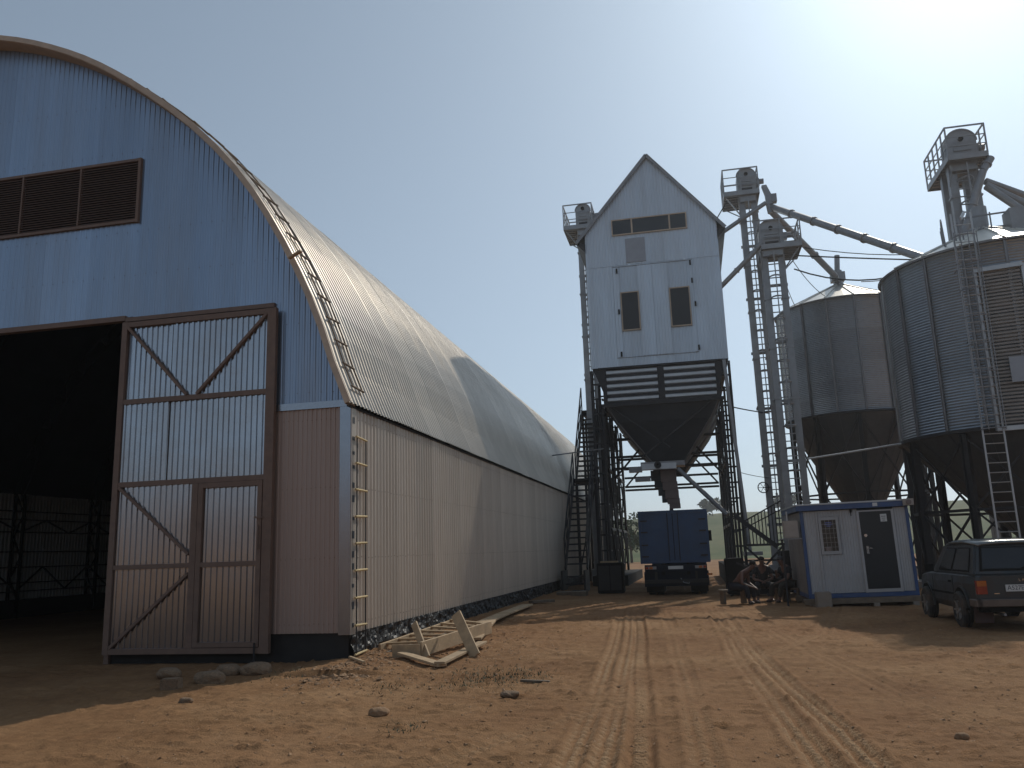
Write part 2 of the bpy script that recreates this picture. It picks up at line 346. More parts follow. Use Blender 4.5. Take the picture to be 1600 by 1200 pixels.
# ------------------------------------------------------------------ barn
BX, BY, BE, HW = -14.9, 13.4, 60.55, 9.17
AR = [(0,12.86),(1.0,12.74),(1.85,12.53),(2.67,12.22),(3.5,11.83),(4.26,11.36),(5.03,10.80),(6.03,9.98),(7.0,8.93),(7.66,7.95),(8.28,6.82),(8.76,5.72),(9.17,4.38)]
au = np.array([a[0] for a in AR]); az_ = np.array([a[1] for a in AR])
def zarch(x): return float(np.interp(abs(x-BX), au, az_))
barn = thing('barn', 'huge round-roofed corrugated metal barn with a tall open door in its blue-shaded gable', 'barn', (0, 0, 0))
PW = 1.15
# side wall panels (right, +X) and roof panels, shared meshes
def wall_panel_mesh(z0, z1, sgn):
    mb = MB(); pr = ribs(0, PW+.02, .164, .038); n = len(pr)
    vs = [(sgn*o, s_, z) for z in (z0, z1) for s_, o in pr]
    return mb.add(vs, [(i, i+1, n+i+1, n+i) for i in range(n-1)])
NP = 41
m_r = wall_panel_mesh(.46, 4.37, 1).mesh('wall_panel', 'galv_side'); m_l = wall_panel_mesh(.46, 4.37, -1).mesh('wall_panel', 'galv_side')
for i in range(NP):
    for me_, x in ((m_r, BX+HW), (m_l, BX-HW)):
        o = link('wall_panel', me_, barn); o.location = (x+random.uniform(-.006, .008), BY+i*PW, 0)
        o.rotation_euler = (0, random.uniform(-.0015, .0015), 0)
arcp = [(BX+u, z) for u, z in AR[::-1]]
fine = []
for k in range(len(arcp)-1):
    for t in (0, .5): fine.append((arcp[k][0]*(1-t)+arcp[k+1][0]*t, arcp[k][1]*(1-t)+arcp[k+1][1]*t))
fine.append(arcp[-1]); 
fa = np.array(fine); fa[1:-1] = .25*fa[:-2]+.5*fa[1:-1]+.25*fa[2:]; fine = [tuple(v) for v in fa]
fine[0] = (BX+HW+.10, 4.30)
def roof_panel_mesh(sgn):
    mb = MB(); pr = ribs(0, PW+.02, .164, .024); n = len(pr); m_ = len(fine); vs = []
    for j, (x, z) in enumerate(fine):
        a = fine[max(j-1, 0)]; b = fine[min(j+1, m_-1)]; tx, tz = b[0]-a[0], b[1]-a[1]; L = math.hypot(tx, tz); nxn, nzn = tz/L, -tx/L
        if nzn < 0 or nxn < 0: nxn, nzn = abs(nxn), abs(nzn)
        for s_, o in pr:
            o2 = o+.03
            X = x+nxn*o2; X = BX+(X-BX)*sgn
            vs.append((X, s_, z+nzn*o2))
    return mb.add(vs, [(j*n+i, j*n+i+1, (j+1)*n+i+1, (j+1)*n+i) for j in range(m_-1) for i in range(n-1)])
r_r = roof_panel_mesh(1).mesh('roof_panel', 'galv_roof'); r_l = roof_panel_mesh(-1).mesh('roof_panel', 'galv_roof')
for i in range(NP+1):
    for me_ in (r_r, r_l):
        o = link('roof_panel', me_, barn); o.location = (random.uniform(-.005, .005), BY-.36+i*PW, random.uniform(-.006, .006))
# ridge cap, lining, barge trim along the gable edge
MB().prism([(BX-.4, BY-.36, 12.88), (BX, BY-.36, 12.97), (BX+.4, BY-.36, 12.88), (BX, BY-.36, 12.94)], (0, 47.6, 0)).build('ridge_cap', 'trim_flash', barn)
full = [(x, z) for x, z in fine] + [(2*BX-x, z) for x, z in fine[::-1][1:]]
def arch_strip(off0, off1, y0, y1, name, m):
    mb = MB(); n = len(full); pts = []
    for j, (x, z) in enumerate(full):
        a = full[max(j-1, 0)]; b = full[min(j+1, n-1)]; tx, tz = b[0]-a[0], b[1]-a[1]; L = math.hypot(tx, tz); nx_, nz_ = tz/L, -tx/L
        pts.append([(x+nx_*o_, z+nz_*o_) for o_ in (off0, off1)])
    for j in range(n-1):
        q = [(pts[j][0][0], y0, pts[j][0][1]), (pts[j+1][0][0], y0, pts[j+1][0][1]), (pts[j+1][1][0], y0, pts[j+1][1][1]), (pts[j][1][0], y0, pts[j][1][1])]
        mb.add(q+[(a, y1, c) for a, b, c in q], [(0,1,2,3), (4,7,6,5), (0,4,5,1), (3,2,6,7)])
    return mb.build(name, m, barn)
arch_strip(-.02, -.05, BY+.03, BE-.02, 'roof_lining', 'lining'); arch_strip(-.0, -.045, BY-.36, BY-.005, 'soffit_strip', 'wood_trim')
arch_strip(.075, -.035, BY-.40, BY-.365, 'barge_trim', 'wood_trim')
# gable panels
def gable_seg(x0, x1, zlo, zhi, m, name='gable_panel', y=BY, p=.115, h=.010, par=None):
    pr = ribs(x0, x1, p, h); n = len(pr); top = [zhi(s_) if callable(zhi) else zhi for s_, o in pr]
    lo = [zlo]*n
    vs = [(s_, y-o, l_) for (s_, o), l_ in zip(pr, lo)]+[(s_, y-o, max(t_, l_)) for (s_, o), t_, l_ in zip(pr, top, lo)]
    fs = [(i, i+1, n+i+1, n+i) for i in range(n-1)]
    return MB().add(vs, fs).build(name, m, par or barn)
DX0, DX1 = -10.3, 2*BX+10.3
VX0 = -10.18; VX1 = 2*BX-VX0
arc_top = lambda x: zarch(x)-.01
xe = BX+HW
edges_r = [xe, xe-1.1, xe-2.2, xe-3.3, VX0]
def mirror(x): return 2*BX-x
for sgn in (1, -1):
    es = edges_r if sgn == 1 else [mirror(e) for e in edges_r]
    for a, b in zip(es[:-1], es[1:]):
        x0, x1 = min(a, b), max(a, b)
        if abs(abs(x0+x1)/2+BX) > 1e9: pass
        lo = 4.42
        gable_seg(x0, x1, lo, arc_top, 'galv_shade')
    # lower piers beside the door
    ps = [xe-.0, xe-1.06, xe-2.12, xe-3.3, DX0] if sgn == 1 else [mirror(e) for e in (xe, xe-1.06, xe-2.12, xe-3.3, DX0)]
    for a, b in zip(ps[:-1], ps[1:]):
        x0, x1 = min(a, b), max(a, b)
        gable_seg(x0, x1, .47, 4.30, 'pink_clad', y=BY-.01, p=.09, h=.014)
n_ = 9; wd = (VX0-VX1)/n_
for i in range(n_):
    x0 = VX1+i*wd; x1 = x0+wd
    gable_seg(x0, x1, 6.36, 8.30, 'galv_shade'); gable_seg(x0, x1, 9.62, arc_top, 'galv_shade')
# trims
tz = MB(); tz.box(-7.12, xe+.02, BY-.06, BY-.02, 4.30, 4.42); tz.build('gable_flashing', 'trim_flash', barn)
tz = MB(); tz.box(mirror(xe+.02), mirror(-7.12), BY-.06, BY-.02, 4.30, 4.42); tz.build('gable_flashing', 'trim_flash', barn)
MB().box(-5.90, xe+.03, BY-.055, BY-.02, .44, 4.298).build('corner_trim', 'trim_flash', barn)
MB().box(xe+.026, xe+.05, BY-.04, BY+.16, .44, 4.298).build('corner_trim', 'galv_side', barn)
for k in range(13):
    z = .6+k*.285+random.uniform(-.05, .05)
    MB().box(xe+.052, xe+.056, BY-.02+random.uniform(0, .03), BY+.08, z, z+random.uniform(.05, .13)).build('tar_patch', 'cone_steel', barn)
MB().box(xe+.02, xe+.06, BY-.2, BE, 4.27, 4.30).build('eave_flashing', 'dark_steel', barn)
# plinth
for x0, x1, y0, y1 in ((DX0+.02, xe-.02, BY+.05, BY+.35), (mirror(xe-.02), mirror(DX0+.02), BY+.05, BY+.35)):
    MB().box(x0, x1, y0-.02, y1, -.3, .47).build('plinth', 'plinth', barn)
MB().box(xe-.3, xe-.02, BY+.352, BE, -.3, .47).build('plinth', 'plinth', barn)
MB().box(mirror(xe-.02), mirror(xe-.3), BY+.352, BE, -.3, .47).build('plinth', 'plinth', barn)
# crumpled black film over the side plinth
fy = np.arange(BY+.03, 45, .035); fz = np.arange(-.06, .50, .035)
FY, FZ = np.meshgrid(fy, fz)
cr_ = fbm(FY*7, FZ*9+FY, 4, 70); FX = xe+.0+.03+(cr_-.4)*.11+np.abs(fbm(FY*20, FZ*22, 2, 71)-.38)*.07
FX[0] += .07
idx = np.arange(FX.size).reshape(FX.shape); fcs = np.stack([idx[:-1, :-1], idx[:-1, 1:], idx[1:, 1:], idx[1:, :-1]], -1).reshape(-1, 4)
me = bpy.data.meshes.new('plinth_film'); me.from_pydata(np.stack([FX, FY, FZ], -1).reshape(-1, 3).tolist(), [], fcs.tolist()); me.materials.append(M['film'])
link('plinth_film', me, barn)
# rear gable, dark inner wall line
gable_seg(mirror(xe), BX, .3, arc_top, 'galv_side', y=BE, name='rear_gable_panel', p=.3)
gable_seg(BX, xe, .3, arc_top, 'galv_side', y=BE, name='rear_gable_panel', p=.3)
# screw heads in rows along the hidden rails
mb = MB()
def dot(c, n_, r=.013):
    c = Vector(c); n_ = Vector(n_); a = n_.orthogonal().normalized()*r; b = n_.cross(a); mb.add([c+a, c+b, c-a, c-b, c+n_*.008], [(0, 1, 4), (1, 2, 4), (2, 3, 4), (3, 0, 4)])
for z in (.62, 1.7, 2.9, 4.1):
    for k in range(60):
        dot((-7.0+k*.0+ .018+k*.09, BY-.025, z+random.uniform(-.01, .01)), (0, -1, 0), .009) if k < 12 else None
    for k in range(140): dot((xe+.039, BY+.115+k*.164, z+random.uniform(-.012, .012)), (1, 0, 0))
for z in (4.6, 5.9, 7.2, 8.1, 9.8, 10.9, 11.9):
    x = VX1
    while x < xe:
        if z < zarch(x)-.1 and not (z < 6.4 and x < DX0) and x > -24: dot((x, BY-.012, z+random.uniform(-.012, .012)), (0, -1, 0), .010)
        x += .23
tag(mb.build('screw_heads', 'old_wood', barn), kind='stuff')
# louvre vent
vent = MB()
for z in (8.31, 9.60): vent.box(VX1+.04, VX0-.04, BY-.06, BY+.03, z-.028, z+.028)
for x in (VX0-.02, VX1+.02): vent.box(x-.03, x+.03, BY-.065, BY+.03, 8.27, 9.63)
vent = vent.build('louvre_vent', 'door_frame', barn)
for k in range(1, 7):
    x = VX0-1.36*k
    MB().box(x-.018, x+.018, BY-.058, BY+.02, 8.34, 9.57).build('mullion', 'door_frame', vent)
sm = MB().obox(Matrix.Rotation(R(38), 4, 'X'), 9.4, .075, .012).mesh('slat', 'louvre')
for k in range(24):
    o = link('slat', sm, vent); o.location = (BX, BY-.03, 8.37+k*.0505)
MB().box(VX1, VX0, BY+.06, BY+.08, 8.3, 9.6).build('backing', 'black', vent)
# door header and jambs
MB().box(DX1, DX0, BY-.08, BY+.05, 6.27, 6.37).build('door_header', 'door_frame', barn)
for x in (DX0, DX1): MB().box(x-.05, x+.05, BY-.03, BY+.2, 0, 6.27).build('door_jamb', 'door_frame', barn)
MB().box(DX1-3.1, DX1, BY-.07, BY+.02, 6.25, 6.33).build('door_rail', 'door_frame', barn)
MB().box(DX0, DX0+3.1, BY-.07, BY+.02, 6.25, 6.33).build('door_rail', 'door_frame', barn)
# door leaves
def leaf():
    fr = MB(); Y0, Y1 = -.06, .02     # local: x 0 (meeting edge) .. 3.15 (hinge), z
    T = .11
    fr.box(0, T, Y0, Y1, .17, 6.2); fr.box(3.0, 3.17, Y0, Y1+.01, .17, 6.2)
    fr.box(T, 3.0, Y0+.003, Y1, 6.1, 6.197); fr.box(T, 3.0, Y0+.003, Y1, .175, .27)
    L = fr.build('door_leaf', 'door_frame', barn)
    for z in (4.66, 3.13): MB().box(T+.002, 2.998, Y0+.006, Y1-.005, z-.045, z+.045).build('frame_rail', 'door_frame', L)
    MB().box(T+.002, 1.62, Y0+.006, Y1-.005, 1.62, 1.70).build('frame_rail', 'door_frame', L)
    MB().box(1.62, 1.74, Y0-.002, Y1-.003, .272, 3.083).build('frame_post', 'door_frame', L)
    # wicket door frame
    wf = MB(); wf.box(1.75, 1.84, Y0-.006, Y1-.01, .28, 3.08); wf.box(2.9, 2.985, Y0-.006, Y1-.01, .28, 3.08); wf.box(1.842, 2.898, Y0-.006, Y1-.01, 2.99, 3.08)
    wf.box(1.842, 2.898, Y0-.006, Y1-.01, .28, .36); wf.box(1.842, 2.898, Y0-.003, Y1-.01, 1.62, 1.70); wf.build('wicket_frame', 'door_frame', L)
    for p, q in (((.12, 6.1), (1.42, 4.71)), ((2.98, 6.1), (1.62, 4.71)), ((.13, 3.08), (1.6, 1.85)), ((1.6, 1.52), (.13, .28))):
        MB().bar((p[0], -.03, p[1]), (q[0], -.03, q[1]), .05, .08, up=(0, 1, 0)).build('diagonal_brace', 'door_frame', L)
    h = MB(); h.box(2.925, 2.95, Y0-.05, Y0-.03, 1.9, 2.3); h.box(2.92, 2.955, Y0-.04, Y0, 2.28, 2.31); h.box(2.92, 2.955, Y0-.04, Y0, 1.9, 1.93); h.box(2.86, 3.02, Y0-.03, Y0-.005, 2.42, 2.45); h.build('handle', 'door_frame', L)
    h = MB(); h.tube((2.93, Y0-.03, .35), (2.93, Y0-.03, -.1), .015, 6); h.build('drop_bolt', 'dark_steel', L)
    # ribbed sheets: each strip its own piece
    def sheet(x0, x1, z0, z1):
        n = max(1, round((x1-x0)/1.05)); 
        for i in range(n):
            a = x0+(x1-x0)*i/n; b = x0+(x1-x0)*(i+1)/n
            pr = ribs(a, b, .112, .024); k = len(pr)
            mb = MB().add([(s_, .002-o, z) for z in (z0, z1) for s_, o in pr], [(j, j+1, k+j+1, k+j) for j in range(k-1)])
            o = mb.build('sheet', 'galv_door', L); o.rotation_euler = (random.uniform(-.004, .004), 0, 0)
    sheet(.06, 3.05, 4.66, 6.15); sheet(.06, 3.05, 3.13, 4.66); sheet(.06, 1.66, .2, 3.13); sheet(1.8, 2.95, .3, 3.05)
    MB().box(.07, 3.05, .035, .045, .2, 6.15).build('back_sheet', 'door_frame', L)
    return L
L = leaf(); L.location = (-10.27, BY-.12, .0)
L2 = copy_tree(L, barn); L2.location = (mirror(-10.27), BY-.12, 0); L2.scale = (-1, 1, 1)
# interior
for i in range(NP-20):
    o = link('inner_wall_panel', m_r, barn); o.data = m_r; o.location = (mirror(xe)+.03, BY+i*PW, 0)
    o.material_slots[0].link = 'OBJECT'; o.material_slots[0].material = M['int_clad']
MB().box(mirror(xe)+.05, mirror(xe)+.5, BY+.4, BE-.1, 0, .62).build('inner_kerb', 'black', barn)
MB().box(xe-.5, xe-.31, BY+.4, BE-.1, 0, .62).build('inner_kerb', 'black', barn)
def frame_mesh():
    mb = MB(); n = len(full); ins = .35
    for o_ in (.12, .55):
        pts = []
        for j, (x, z) in enumerate(full):
            a = full[max(j-1, 0)]; b = full[min(j+1, n-1)]; tx, tz_ = b[0]-a[0], b[1]-a[1]; Ln = math.hypot(tx, tz_)
            pts.append((x-tz_/Ln*o_, 0, z+tx/Ln*o_))
        if o_ == .12: P1 = pts
        else: P2 = pts
        for a, b in zip(pts[:-1], pts[1:]): mb.bar(a, b, .06, .06)
    for j in range(0, n-1): mb.bar(P1[j], P2[j+1] if j % 2 else P2[j], .04)
    for sx in (1, -1):
        for dx in (.15, .55): mb.bar((BX+sx*(HW-dx), 0, .0), (BX+sx*(HW-dx), 0, 4.3), .09)
        for k in range(5):
            a, b = (.15, .55) if k % 2 else (.55, .15); mb.bar((BX+sx*(HW-a), 0, .6+k*.75), (BX+sx*(HW-b), 0, 1.35+k*.75), .05)
    return mb.mesh('roof_truss', 'lining')  # trusses share the near-black lining colour so they sink into the gloom
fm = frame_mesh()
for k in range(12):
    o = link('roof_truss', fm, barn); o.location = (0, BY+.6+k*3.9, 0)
for sx in (-1,):
    mb = MB(); X = BX+sx*(HW-.18)
    for z in (3.75, 3.45, 3.0, 2.3, 1.75, 1.2, .9): mb.bar((X, BY+.6, z), (X, BY+44, z), .035)
    for zz in ((3.0, 3.45), (.9, 1.75)):
        n = 36
        for k in range(n): y0 = BY+.6+k*1.2; mb.bar((X, y0, zz[k % 2]), (X, y0+1.2, zz[1-k % 2]), .045)
    mb.build('wall_girt', 'dark_steel', barn)

# ladders of wooden rungs on wires
def rung_ladder(label, pts, width_dir, wid, wire_r=.012):
    t = thing('rung_ladder', label, 'ladder', pts[0])
    o0 = Vector(pts[0]); wdv = Vector(width_dir)*wid/2
    for s_ in (-1, 1):
        MB().path([Vector(p)-o0+wdv*s_ for p in pts], wire_r, 5).build('side_rope', 'dark_steel', t)
    rm = MB(); rm.tube(-wdv*1.25, wdv*1.25, .020, 8); rmesh = rm.mesh('rung', 'rung_wood')
    for p in pts:
        o = link('rung', rmesh, t); o.location = Vector(p)-o0; o.rotation_euler = (random.uniform(-.05, .05), 0, random.uniform(-.03, .03))
    return t
rung_ladder('straight ladder of pale wooden rungs hanging down the side wall at the barn corner', [(xe+.09, BY+.30, .12+.455*k) for k in range(9)], (0, 1, 0), .40)
rp = []
acc = 0
ff = np.array(fine); seg = np.hypot(*(np.diff(ff, axis=0)).T); cum = np.concatenate([[0], np.cumsum(seg)])
for k in range(19):
    s_ = .3+k*.47
    if s_ < cum[-1]: 
        x = np.interp(s_, cum, ff[:, 0]); z = np.interp(s_, cum, ff[:, 1]); rp.append((x+.09, BY+.15, z+.06))
rl = rung_ladder('curved rung ladder lying along the front edge of the barn roof', rp, (0, 1, 0), .42, .014)
for ch in rl.children:
    ch.data.materials.clear(); ch.data.materials.append(M['old_wood'])
MB().bar((.08, 0, .03), (.34, -.06, .12), .07, .03).build('stub', 'wood', None)
st = bpy.data.objects['stub']; st.name = 'loose_plank'; st.location = (-6.78, BY-.5, 6.95); tag(st, 'short loose plank sticking out over the gable edge of the barn roof', 'plank')
# ------------------------------------------------------------------ loading tower
TX0, TX1, TY0, TY1 = -3.24, 1.69, 30., 38.
TC = (TX0+TX1)/2; APX, APZ, EVZ = -.72, 16.45, 13.55
tower = thing('loading_tower', 'tall metal-clad grain loading tower with pointed gable on lattice legs beyond the blue truck', 'tower', (0, 0, -.5)); tower.scale = (1.3, 1.3, 1.3)  # modelled nearer, then scaled about the camera position to reach its depth
def ztop(x): return APZ-(abs(x-APX))*(APZ-EVZ)/((APX-TX0) if x < APX else (TX1-APX))
def tsheet(x0, x1, z0, z1, name='wall_panel', m='tower_clad', y=TY0, p=.105, h=.014, par=None):
    pr = ribs(x0, x1, p, h); n = len(pr); f = z1 if callable(z1) else (lambda s_: z1)
    return MB().add([(s_, y-o, z0) for s_, o in pr]+[(s_, y-o, f(s_)) for s_, o in pr], [(i, i+1, n+i+1, n+i) for i in range(n-1)]).build(name, m, par or tower)
for i in range(5):
    a = TX0+i*(TX1-TX0)/5; b = a+(TX1-TX0)/5
    tsheet(a, b, 8.27, 12.17); tsheet(a, b, 12.172, ztop, y=TY0-.012)
for X, s_ in ((TX0, -1), (TX1, 1)):
    pr = ribs(0, 1.1, .105, .014); n = len(pr)
    sm = MB().add([(s_*o, q, z) for z in (8.27, 13.5) for q, o in pr], [(i, i+1, n+i+1, n+i) for i in range(n-1)]).mesh('side_panel', 'tower_clad')
    for k in range(7):
        o = link('side_panel', sm, tower); o.location = (X, TY0+k*1.1, 0)
tsheet(TX0, TX1, 8.27, ztop, name='rear_panel', y=TY1)
MB().box(TX0+.02, TX1-.02, TY0+.05, TY1-.05, 8.22, 8.27).build('floor_slab', 'dark_steel', tower)
# roof sheets with overhang
for s_ in (-1, 1):
    xw = TX0 if s_ < 0 else TX1; ex = TX0-.33 if s_ < 0 else TX1+.30
    slope = (APZ-EVZ)/abs(xw-APX); ez = EVZ-slope*abs(ex-xw)
    for k in range(7):
        y0 = TY0-.14+k*1.14; q = [(APX, y0, APZ+.06), (ex, y0, ez+.06), (ex, y0, ez+.03), (APX, y0, APZ+.03)]
        MB().prism(q, (0, 1.135, 0)).build('roof_sheet', 'tower_clad', tower)
    MB().bar((APX, TY0-.155, APZ+.02), (ex, TY0-.155, ez+.02), .02, .12).build('barge_board', 'grey_steel', tower)
    MB().prism([(xw+s_*.016, TY0-.1, ez+.02), (ex, TY0-.1, ez+.02), (ex, TY0-.1, ez-.01), (xw+s_*.016, TY0-.1, ez-.35)], (0, 8.1, 0)).build('soffit', 'dark_steel', tower)
# window strip and two tall windows
def window(x0, x1, z0, z1, splits=(), m='glass'):
    f = MB(); y0, y1 = TY0-.08, TY0-.015; t = .042
    f.box(x0, x1, y0, y1, z0, z0+t); f.box(x0, x1, y0, y1, z1-t, z1); f.box(x0, x0+t, y0+.001, y1, z0+t, z1-t); f.box(x1-t, x1, y0+.001, y1, z0+t, z1-t)
    for s_ in splits: f.box(s_-t*.7, s_+t*.7, y0+.002, y1, z0+t, z1-t)
    w_ = f.build('window', 'wood_trim', tower)
    ed = [x0+t]+[q for s_ in splits for q in (s_-t*.7, s_+t*.7)]+[x1-t]
    for a, b in zip(ed[::2], ed[1::2]): MB().box(a, b, y0+.03, y0+.036, z0+t, z1-t).build('pane', m, w_)
w1 = window(-2.2, .62, 13.36, 14.0, (-1.43, -.02))
window(-2.02, -1.33, 9.6, 11.1, m='door_black'); window(-.22, .53, 9.6, 11.1, m='door_black')
# big double service doors and their hinges
for x0, x1 in ((-2.25, -.80), (-.79, .68)):
    for sx0, sx1 in (((x0, -2.03), (-1.32, x1)) if x0 < -1 else ((x0, -.23), (.54, x1))): tsheet(sx0, sx1, 8.62, 12.1, 'service_door', y=TY0-.022)
MB().box(-2.27, .70, TY0-.035, TY0-.018, 12.11, 12.125).build('door_lintel', 'grey_steel', tower)
MB().box(-2.27, .70, TY0-.035, TY0-.018, 8.585, 8.60).build('door_sill', 'grey_steel', tower)
hm = MB().box(-.03, .03, -.05, 0, -.09, .09).mesh('hinge', 'black')
for x, z in ((-2.1, 11.95), (.62, 12.0), (-2.1, 10.35), (.70, 10.4), (-2.1, 8.72), (.70, 8.75), (.64, 11.3)):
    o = link('hinge', hm, tower); o.location = (x, TY0-.045, z)
MB().box(-1.72, -.98, TY0-.05, TY0-.03, 12.25, 13.2).build('hatch', 'hatch_plate', tower)
# ribbed bin band below the cladding
for a, b in ((-2.72, -.86), (-.62, 1.2)):
    for k in range(5):
        z = 6.98+k*.255
        q = [(a, TY0+.04, z), (a, TY0+.0, z+.03), (a, TY0+.0, z+.12), (a, TY0+.04, z+.15)]
        MB().prism(q, (b-a, 0, 0)).build('bin_rib', 'pale_steel', tower)
MB().box(-2.85, 1.33, TY0+.045, TY0+.08, 6.85, 8.22).build('bin_wall', 'dark_steel', tower)
for x in (-2.85, 1.33): MB().box(x-.02, x+.02, TY0+.09, TY1, 6.85, 8.22).build('bin_wall', 'dark_steel', tower)
for x in (-2.79, -.74, 1.27): MB().box(x-.075 if x < 1 else x-.06, x+.11 if x > -2 and x < 0 else x+.06, TY0-.03, TY0+.035, 6.86, 8.2).build('bin_post', 'dark_steel', tower)
MB().box(-3.0, 1.5, TY0-.06, TY0+.0, 8.2, 8.265).build('girder', 'dark_steel', tower)
MB().box(-2.95, 1.42, TY0-.06, TY0+.05, 6.78, 6.9).build('girder', 'dark_steel', tower)
# haunch brackets
for s_, x in ((-1, TX0+.05), (1, TX1-.05)):
    MB().prism([(x, TY0+.02, 8.2), (x-s_*.42, TY0+.02, 8.2), (x-s_*.42, TY0+.02, 7.1)], (0, .1, 0)).build('bracket', 'dark_steel', tower)
# hoppers
def hopper(y0, y1, par):
    cx, cy = -.72, (y0+y1)/2; top = [(-2.8, y0, 6.88), (1.28, y0, 6.88), (1.28, y1, 6.88), (-2.8, y1, 6.88)]
    b = .55; mid = [(cx+(x-cx)*.83, cy+(y-cy)*.83, 6.25) for x, y, z in top]; bot = [(cx-b, cy-b, 4.75), (cx+b, cy-b, 4.75), (cx+b, cy+b, 4.75), (cx-b, cy+b, 4.75)]
    for i in range(4):
        j = (i+1) % 4
        for A_, B_ in ((top, mid), (mid, bot)):
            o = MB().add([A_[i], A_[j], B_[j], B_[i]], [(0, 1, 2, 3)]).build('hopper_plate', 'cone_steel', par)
            sol = o.modifiers.new('s', 'SOLIDIFY'); sol.thickness = .02
        MB().bar(top[i], mid[i], .07).build('hopper_edge', 'grey_steel', par); MB().bar(mid[i], bot[i], .07).build('hopper_edge', 'grey_steel', par)
    return cx, cy
hc = hopper(30.12, 34.4, tower); hopper(34.6, 37.9, tower)
CYH = 31.2
# outlet gate, motor wheel and telescopic chute
MB().box(-1.72, -.12, CYH-.35, CYH+.35, 4.6, 4.78).build('outlet_gate', 'grey_steel', tower)
mb = MB().box(-1.66, -.42, CYH-.9, CYH-.55, 4.45, 4.66); mb.build('drive_box', 'pale_steel', tower)
mb = MB(); mb.lathe([(0, -.03), (.13, -.03), (.13, .03), (0, .03)], (-1.08, CYH-.93, 4.6), 16, 'y'); mb.lathe([(.05, -.05), (.05, .0), (0, .0)], (-1.08, CYH-.96, 4.6), 10, 'y'); mb.build('hand_wheel', 'dark_steel', tower)
MB().box(-2.15, -1.68, CYH-.5, CYH-.2, 4.42, 4.6).build('drive_motor', 'grey_steel', tower)
MB().box(-1.95, -1.4, CYH-.45, CYH-.1, 4.08, 4.22).build('drive_motor', 'grey_steel', tower)
chx = [(-1.02, -.46, 4.55, 4.02), (-.97, -.45, 4.02, 3.72), (-.90, -.44, 3.72, 3.42), (-.84, -.43, 3.42, 3.22), (-.78, -.43, 3.22, 3.05)]
for a, z1, z0 in ((-1.40, 4.5, 4.12), (-1.28, 4.11, 3.86), (-1.16, 3.85, 3.56), (-1.04, 3.55, 3.3)): MB().box(a, -.6, CYH+.12, CYH+.4, z0, z1).build('chute_shade', 'cone_steel', tower)  # dark boxes standing in for the shaded left side of the chute
for i, (a, b, z1, z0) in enumerate(chx[:5]):
    MB().box(a, b+i*.012, CYH-.42+i*.03, CYH+.1-i*.03, z0, z1).build('chute_section', 'chute', tower)
MB().tube((-.72, CYH-.2, 3.06), (-.72, CYH-.2, 2.8), .07, 10).build('spout_sock', 'dark_steel', tower)
# lattice legs: pairs of posts joined by rungs
Yf = [30.1, 32.6, 35.1, 37.6]
def lattice(dx):
    mb = MB()
    for x, y in ((0, 0), (dx, 0), (0, .42), (dx, .42)): mb.box(x-.036, x+.036, y-.036, y+.036, 0, 6.85 if x == 0 else 8.2)
    me1 = mb.mesh('lattice_leg', 'dark_steel')
    r = MB()
    for k in range(15):
        z = .5+k*.55
        if z < 8.1: r.box(min(0, dx)+.037, max(0, dx)-.037, -.03, .03, z, z+.06)
        r.box(-.03, .03, .037, .383, z, z+.05)
    for k in range(7):
        z = .55+k*1.1; r.bar((dx, .05, z), (dx, .37, z+1.1), .035)
    return me1, r.mesh('rung_braces', 'dark_steel')
for x0, dx in ((-2.93, -.36), (1.33, .38)):
    a, b = lattice(dx)
    for y in Yf:
        o = link('lattice_leg', a, tower); o.location = (x0, y, 0); o2 = link('rung_brace', b, o)
    mbx = MB()
    for y0, y1 in zip(Yf[:-1], Yf[1:]):
        for z0, z1 in ((.4, 2.4), (2.4, 4.6), (4.6, 6.8)):
            mbx = MB().bar((x0, y0+.4, z0), (x0, y1, z1), .05); mbx.bar((x0+.055, y0+.4, z1), (x0+.055, y1, z0), .05); mbx.build('cross_brace', 'dark_steel', tower)
        for z in (2.4, 4.6): MB().box(x0-.04, x0+.04, y0+.48, y1-.06, z-.05, z+.05).build('side_girt', 'dark_steel', tower)
for y, zs in ((37.9, (5.65, 5.2, 4.8, 4.4, 4.25)), (35.1, (6.2, 5.35)), (32.6, (5.9, 5.2, 4.75))):
    for z in zs: MB().box(-2.87, 1.27, y-.05, y+.05, z-.045, z+.045).build('cross_beam', 'dark_steel', tower)
for p, q in (((-2.85, 6.8), (-1.1, 5.0)), ((1.25, 6.8), (-.4, 5.0)), ((-2.85, 4.4), (-1.0, 6.4)), ((1.25, 4.4), (-.4, 6.4))):
    for y in (32.8, 38.0): MB().bar((p[0], y, p[1]), (q[0], y, q[1]), .07).build('diagonal_brace', 'dark_steel', tower)
for p, q in (((-2.6, 6.8), (-.6, 5.2)), ((1.0, 6.8), (-1.6, 4.9))): MB().bar((p[0], 30.15, p[1]), (q[0], 30.15, q[1]), .05).build('diagonal_brace', 'dark_steel', tower)
